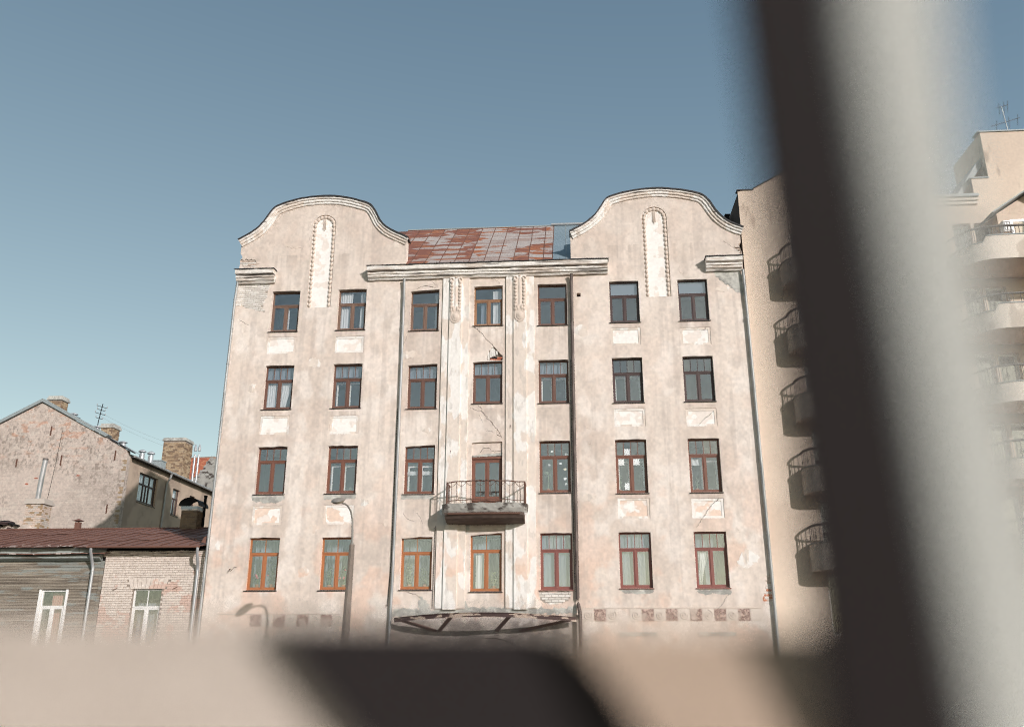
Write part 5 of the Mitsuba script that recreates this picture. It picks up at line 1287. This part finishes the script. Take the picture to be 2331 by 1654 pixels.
for k in range(34):
    z = 12.6 - k * 0.16
    if z < 6: break
    put(GH + '__corner_brick', G(FG).cbox(XG - 0.30 + 0.12 * (k % 2), XG + 0.012, -0.03 + rng.normal(0, 0.008), -0.002, z, z + 0.12, 0.012), 'yellow_brick_0' if rng.random() < 0.4 else 'mortar_pale')
chimney('small brick chimney at the top of the blank gable', -38.95, -37.95, 60, 60.9, 15.6, 18.1, YB, 0.14, 0.32, 0.32, 0.1)
chimney('small brick chimney beside the aerial on the gable slope', -34.55, -33.65, 60, 61.0, 13.6, 15.9, YB, 0.14, 0.32, 0.32, 0.1)
chimney('tall broad yellow brick chimney above the side wing', -34.6, -32.75, 70, 71.6, 13.2, 17.2, YB, 0.15, 0.36, 0.26, 0.09)
for i, (x, y, z, h, r_, t) in enumerate([(-36.8, 60, 16.0, 0.75, 0.2, 'on the gable slope below the top chimney'), (-34.85, 60, 15.0, 0.75, 0.18, 'on the gable slope beside the aerial'), (-32.7, 60, 13.85, 0.7, 0.2, 'near the lower end of the gable slope'),
                                         (-32.2, 62, 13.3, 1.05, 0.19, 'left of the pair above the wing gutter'), (-31.6, 62.2, 13.1, 1.15, 0.19, 'right of the pair above the wing gutter'), (-33.1, 73, 14.0, 3.3, 0.09, 'thin, left of the pair by the red brick wall'), (-32.75, 73, 14.0, 3.3, 0.09, 'thin, right of the pair by the red brick wall')]):
    k = thing('vent_pipe', 'shiny metal vent pipe ' + t, 'vent', 'metal vent pipes on the old roofs')
    put(k + '__pipe', G().tube([(x, y, z - 0.4), (x, y, z + h * 0.72)], r_, 12), 'shiny_zinc', smooth=40)
    put(k + '__hood', G().tube([(x, y, z + h * 0.82), (x, y, z + h * 0.9), (x, y, z + h)], [r_ * 1.5, r_ * 1.45, r_ * 0.5], 12), 'shiny_zinc')
    put(k + '__strut', G().box(x - r_ * 0.9, x - r_ * 0.8, y - 0.01, y + 0.01, z + h * 0.7, z + h * 0.84).box(x + r_ * 0.8, x + r_ * 0.9, y - 0.01, y + 0.01, z + h * 0.7, z + h * 0.84), 'shiny_zinc')
k = put('roof_hatch', G().box(-33.4, -32.6, 66, 66.8, 13.2, 14.35).box(-33.45, -32.55, 65.95, 66.85, 14.36, 14.42), 'grey_flash'); lab(k, 'grey metal roof hatch left of the tall yellow brick chimney', 'roof hatch')
AE2 = thing('aerial', 'spindly dark aerial with crossed rods beside a chimney on the gabled house', 'aerial')
put(AE2 + '__mast', G().tube([(-36.05, 62, 14.6), (-36.0, 62, 16.6), (-35.85, 62, 18.0)], 0.035, 6), 'black')
for zc, L in ((16.85, 0.28), (17.2, 0.42), (17.5, 0.32), (17.75, 0.42)):
    xc = -36.05 + (zc - 16.2) * 0.11
    put(AE2 + '__rod', G().tube([(xc - L, 62, zc + 0.3 * L), (xc + L, 62, zc - 0.3 * L)], 0.022, 5), 'black')
    for s in (-1, 1):
        put(AE2 + '__insulator', G().tube([(xc + s * L, 62, zc - s * 0.3 * L), (xc + s * L, 62, zc - s * 0.3 * L + 0.15)], 0.035, 6), 'shiny_zinc')
for i, (a, b_) in enumerate((((-35.9, 62, 17.3), (-32.9, 70, 16.4)), ((-35.9, 62, 17.0), (-31.5, 68, 15.4)))):
    t = np.linspace(0, 1, 12)[:, None]
    pts = np.array(a) * (1 - t) + np.array(b_) * t; pts[:, 2] -= 0.25 * (4 * t * (1 - t))[:, 0]
    k = put('overhead_wire', G().tube(pts, 0.005, 4), 'grey_iron'); lab(k, ('upper' if i == 0 else 'lower') + ' thin wire running from the aerial towards the yellow chimney', 'wire')
RW = thing('brick_firewall', 'red brick end wall with a sooty grey patch behind the yellow chimney', 'wall')
put(RW + '__core', G(FACE(80.0)).prism([(-38.5, -1), (-38.5, 17.64), (-34.3, 17.76), (-34.0, 17.55), (-33.7, -1)], 0.0, 0.5), 'mortar')
rb = [G(FACE(80.0)) for _ in range(3)]
for r in range(34):
    z = 17.62 - r * 0.13
    x = -38.5 - (r % 2) * 0.17
    while x < -34.05:
        j = rng.integers(3); rb[j].box(max(x, -38.5) + 0.008, min(x + 0.34, -34.02) - 0.008, -0.02 - abs(rng.normal(0, 0.008)), 0.0, z - 0.118, z); x += 0.34
for j in range(3): labels[put(RW + '__brickwork', rb[j], f'red_brick_{j}')] = {'kind': 'stuff'}
put(RW + '__render_patch', G(FACE(80.0)).prism(rough([(-35.0, 17.3), (-34.7, 17.6), (-34.0, 17.5), (-33.7, 14.5), (-37.2, 14.5), (-36.4, 15.6), (-35.8, 15.9), (-35.3, 16.6)], 0.06, 0.15, 8), -0.06, -0.03), 'dirty_cement')
# chimneys on the low roofs
CH = chimney('dark brick chimney with curved metal hood on the low brown roof', -19.72, -18.9, 42.7, 43.6, 5.5, 6.75, ['yellow_brick_3', 'yellow_brick_1'], 0.085, 0.25, 0.04, 0.02)
a = np.linspace(0, np.pi, 13)
hood = G().loft([[(-19.31 - 0.52 * math.cos(t), y, 6.96 + 0.40 * math.sin(t)) for t in a] for y in (42.55, 43.75)]).loft([[(-19.31 - 0.50 * math.cos(t), y, 6.94 + 0.40 * math.sin(t)) for t in a] for y in (42.55, 43.75)])
put(CH + '__hood', hood, 'dark_flash', smooth=40)
put(CH + '__hood_band', G().box(-19.74, -18.88, 42.64, 42.67, 6.77, 6.93).box(-18.9, -18.87, 42.68, 43.62, 6.77, 6.93), 'shiny_zinc')
put(CH + '__pipe', G().tube([(-18.85, 43.4, 5.6), (-18.85, 43.4, 7.5)], 0.07, 10).tube([(-18.85, 43.4, 7.5), (-18.85, 43.4, 7.58)], 0.09, 10), 'black', smooth=40)
C2 = chimney('leftmost brick chimney with a stained metal pipe, in front of the blank gable', -29.45, -28.5, 45, 45.8, 6.2, 7.82, ['mortar_pale', 'yellow_brick_0', 'white_brick_3'], 0.10, 0.27, 0.30, 0.1, cap_mat='mortar_pale')
put(C2 + '__pipe', G().tube([(-29.12, 45.4, 7.8), (-29.1, 45.4, 9.0), (-29.06, 45.4, 10.0)], 0.13, 14), 'zinc', smooth=40)
put(C2 + '__pipe_cap', G().tube([(-29.06, 45.4, 10.0), (-29.06, 45.4, 10.1)], 0.145, 12), 'grey_iron')
RU = thing('ruined_parapet', 'crumbling stub of wall with broken roof boards below the leftmost chimney', 'ruin')
put(RU + '__stub', G(FACE(44.6)).prism(rough([(-33, 4.6), (-33, 6.3), (-29.6, 6.35), (-28.9, 6.25), (-28.5, 5.9), (-28.2, 5.6), (-28.0, 4.6)], 0.12, 0.15, 4), 0.0, 1.0), 'far_plaster')
for i in range(11):
    x = -31.4 + i * 0.36; a = rng.uniform(-0.35, -0.1); L = rng.uniform(0.7, 1.5); y = 44.5 - rng.uniform(0, 0.3); z = 6.5 - 0.085 * i * (i > 3)
    c, s = math.cos(a), math.sin(a)
    put(RU + '__broken_board', G().add([(x, y, z), (x + L * c, y, z + L * s), (x + L * c, y, z + L * s + 0.05), (x, y, z + 0.06), (x, y + 0.6, z + 0.1), (x + L * c, y + 0.5, z + L * s + 0.1), (x + L * c, y + 0.5, z + L * s + 0.15), (x, y + 0.6, z + 0.16)], [(0, 1, 2, 3), (4, 7, 6, 5), (3, 2, 6, 7), (0, 4, 5, 1), (1, 5, 6, 2), (0, 3, 7, 4)]), 'black' if i % 2 else 'frame_dark')
SV = thing('vent_pipe', 'small brown hooded vent on the ridge of the brown roof', 'vent', None)
put(SV + '__pipe', G().box(-25.42, -25.16, 43.05, 43.25, 5.7, 6.25), 'brown_roof')
put(SV + '__hood', G().add([(-25.52, 42.95, 6.31), (-25.06, 42.95, 6.31), (-25.06, 43.35, 6.31), (-25.52, 43.35, 6.31), (-25.29, 43.15, 6.44)], [(0, 1, 4, 4), (1, 2, 4, 4), (2, 3, 4, 4), (3, 0, 4, 4), (0, 3, 2, 1)]).box(-25.3, -25.28, 43.1, 43.2, 6.25, 6.32), 'brown_roof')

# ------------------------------------------------------------------ the gap in the hoarding through which the street is seen
HO = thing('hoarding', 'out of focus hoarding of pale boards along the bottom of the view', 'hoarding')
put(HO + '__pale_board', G().box(-3.0, -0.09, 0.430, 0.448, GZ, 0.0140), 'hoarding_pale')
put(HO + '__tan_board', G().box(-0.088, 1.6, 0.430, 0.448, GZ, 0.0085), 'hoarding_tan')
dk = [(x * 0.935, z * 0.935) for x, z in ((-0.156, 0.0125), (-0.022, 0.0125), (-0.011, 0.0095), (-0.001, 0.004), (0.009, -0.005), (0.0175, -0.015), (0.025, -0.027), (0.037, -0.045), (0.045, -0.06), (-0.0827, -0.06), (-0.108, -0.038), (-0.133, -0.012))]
k = put(HO + '__shadow_plank', G().prism(dk, 0.414, 0.428), 'hoarding_dark'); lab(k, 'added dark slanting plank shaped as a cast shadow across the pale boards')  # the onlooker's cast shadow on the boards, built as a solid dark piece
put(HO + '__shelf_rail', G().box(-1.6, 1.6, 0.20, 0.429, -0.10, -0.062), 'hoarding_tan')
r_ = np.array([math.cos(YAW), -math.sin(YAW), 0.0]); u_ = np.cross(r_, FWD)


def leaning(p0, p1, q0, q1, th):
    """a straight board between two edges (bottom and top point each), th thick away from the eye"""
    P = [np.array(p) for p in (p0, q0, q1, p1)]
    w = np.array(FWD) * th
    return G().add(P + [p + w for p in P], [(0, 1, 2, 3), (7, 6, 5, 4), (0, 4, 5, 1), (1, 5, 6, 2), (2, 6, 7, 3), (3, 7, 4, 0)])


def extend(a, b, z):
    a, b = np.array(a), np.array(b); return a + (b - a) * (z - a[2]) / (b[2] - a[2])


A0, A1 = np.array([0.1455, 0.5484, -0.031]) * 0.745, np.array([0.1031, 0.4208, 0.3455]) * 0.745
B, Tp = extend(A0, A1, -0.06), extend(A0, A1, 0.9)
k = put('leaning_post', leaning(B, Tp, B + r_ * 0.068, Tp + r_ * 0.068, 0.009), 'hoarding_dark')
lab(k, 'blurred dark post leaning across the right side of the view')
labels[k]['category'] = 'post'
# a warped strip of board, near enough to the eye to melt away
WL = np.array([[0.0865, 0.2092, 0.2158], [0.0877, 0.2212, 0.1797], [0.0947, 0.2366, 0.1348], [0.1039, 0.2558, 0.0787], [0.1131, 0.275, 0.0225], [0.1204, 0.2883, -0.0161], [0.1233, 0.2939, -0.0323]])
WR_ = np.array([[0.1147, 0.2111, 0.2158], [0.1158, 0.2232, 0.1797], [0.1198, 0.2383, 0.1348], [0.1305, 0.2577, 0.0787], [0.1436, 0.2772, 0.0225], [0.1552, 0.2908, -0.0161], [0.1607, 0.2965, -0.0323]])
WL = np.vstack([extend(WL[1], WL[0], 0.6), WL, extend(WL[-2], WL[-1], -0.06)]); WR_ = np.vstack([extend(WR_[1], WR_[0], 0.6), WR_, extend(WR_[-2], WR_[-1], -0.06)])
th = np.array(FWD) * 0.010
k = put('leaning_board', G().loft([WL, WR_, WR_ + th, WL + th, WL]), 'hoarding_grey')
lab(k, 'very blurred pale grey board close to the eye, right of the dark post', 'board')
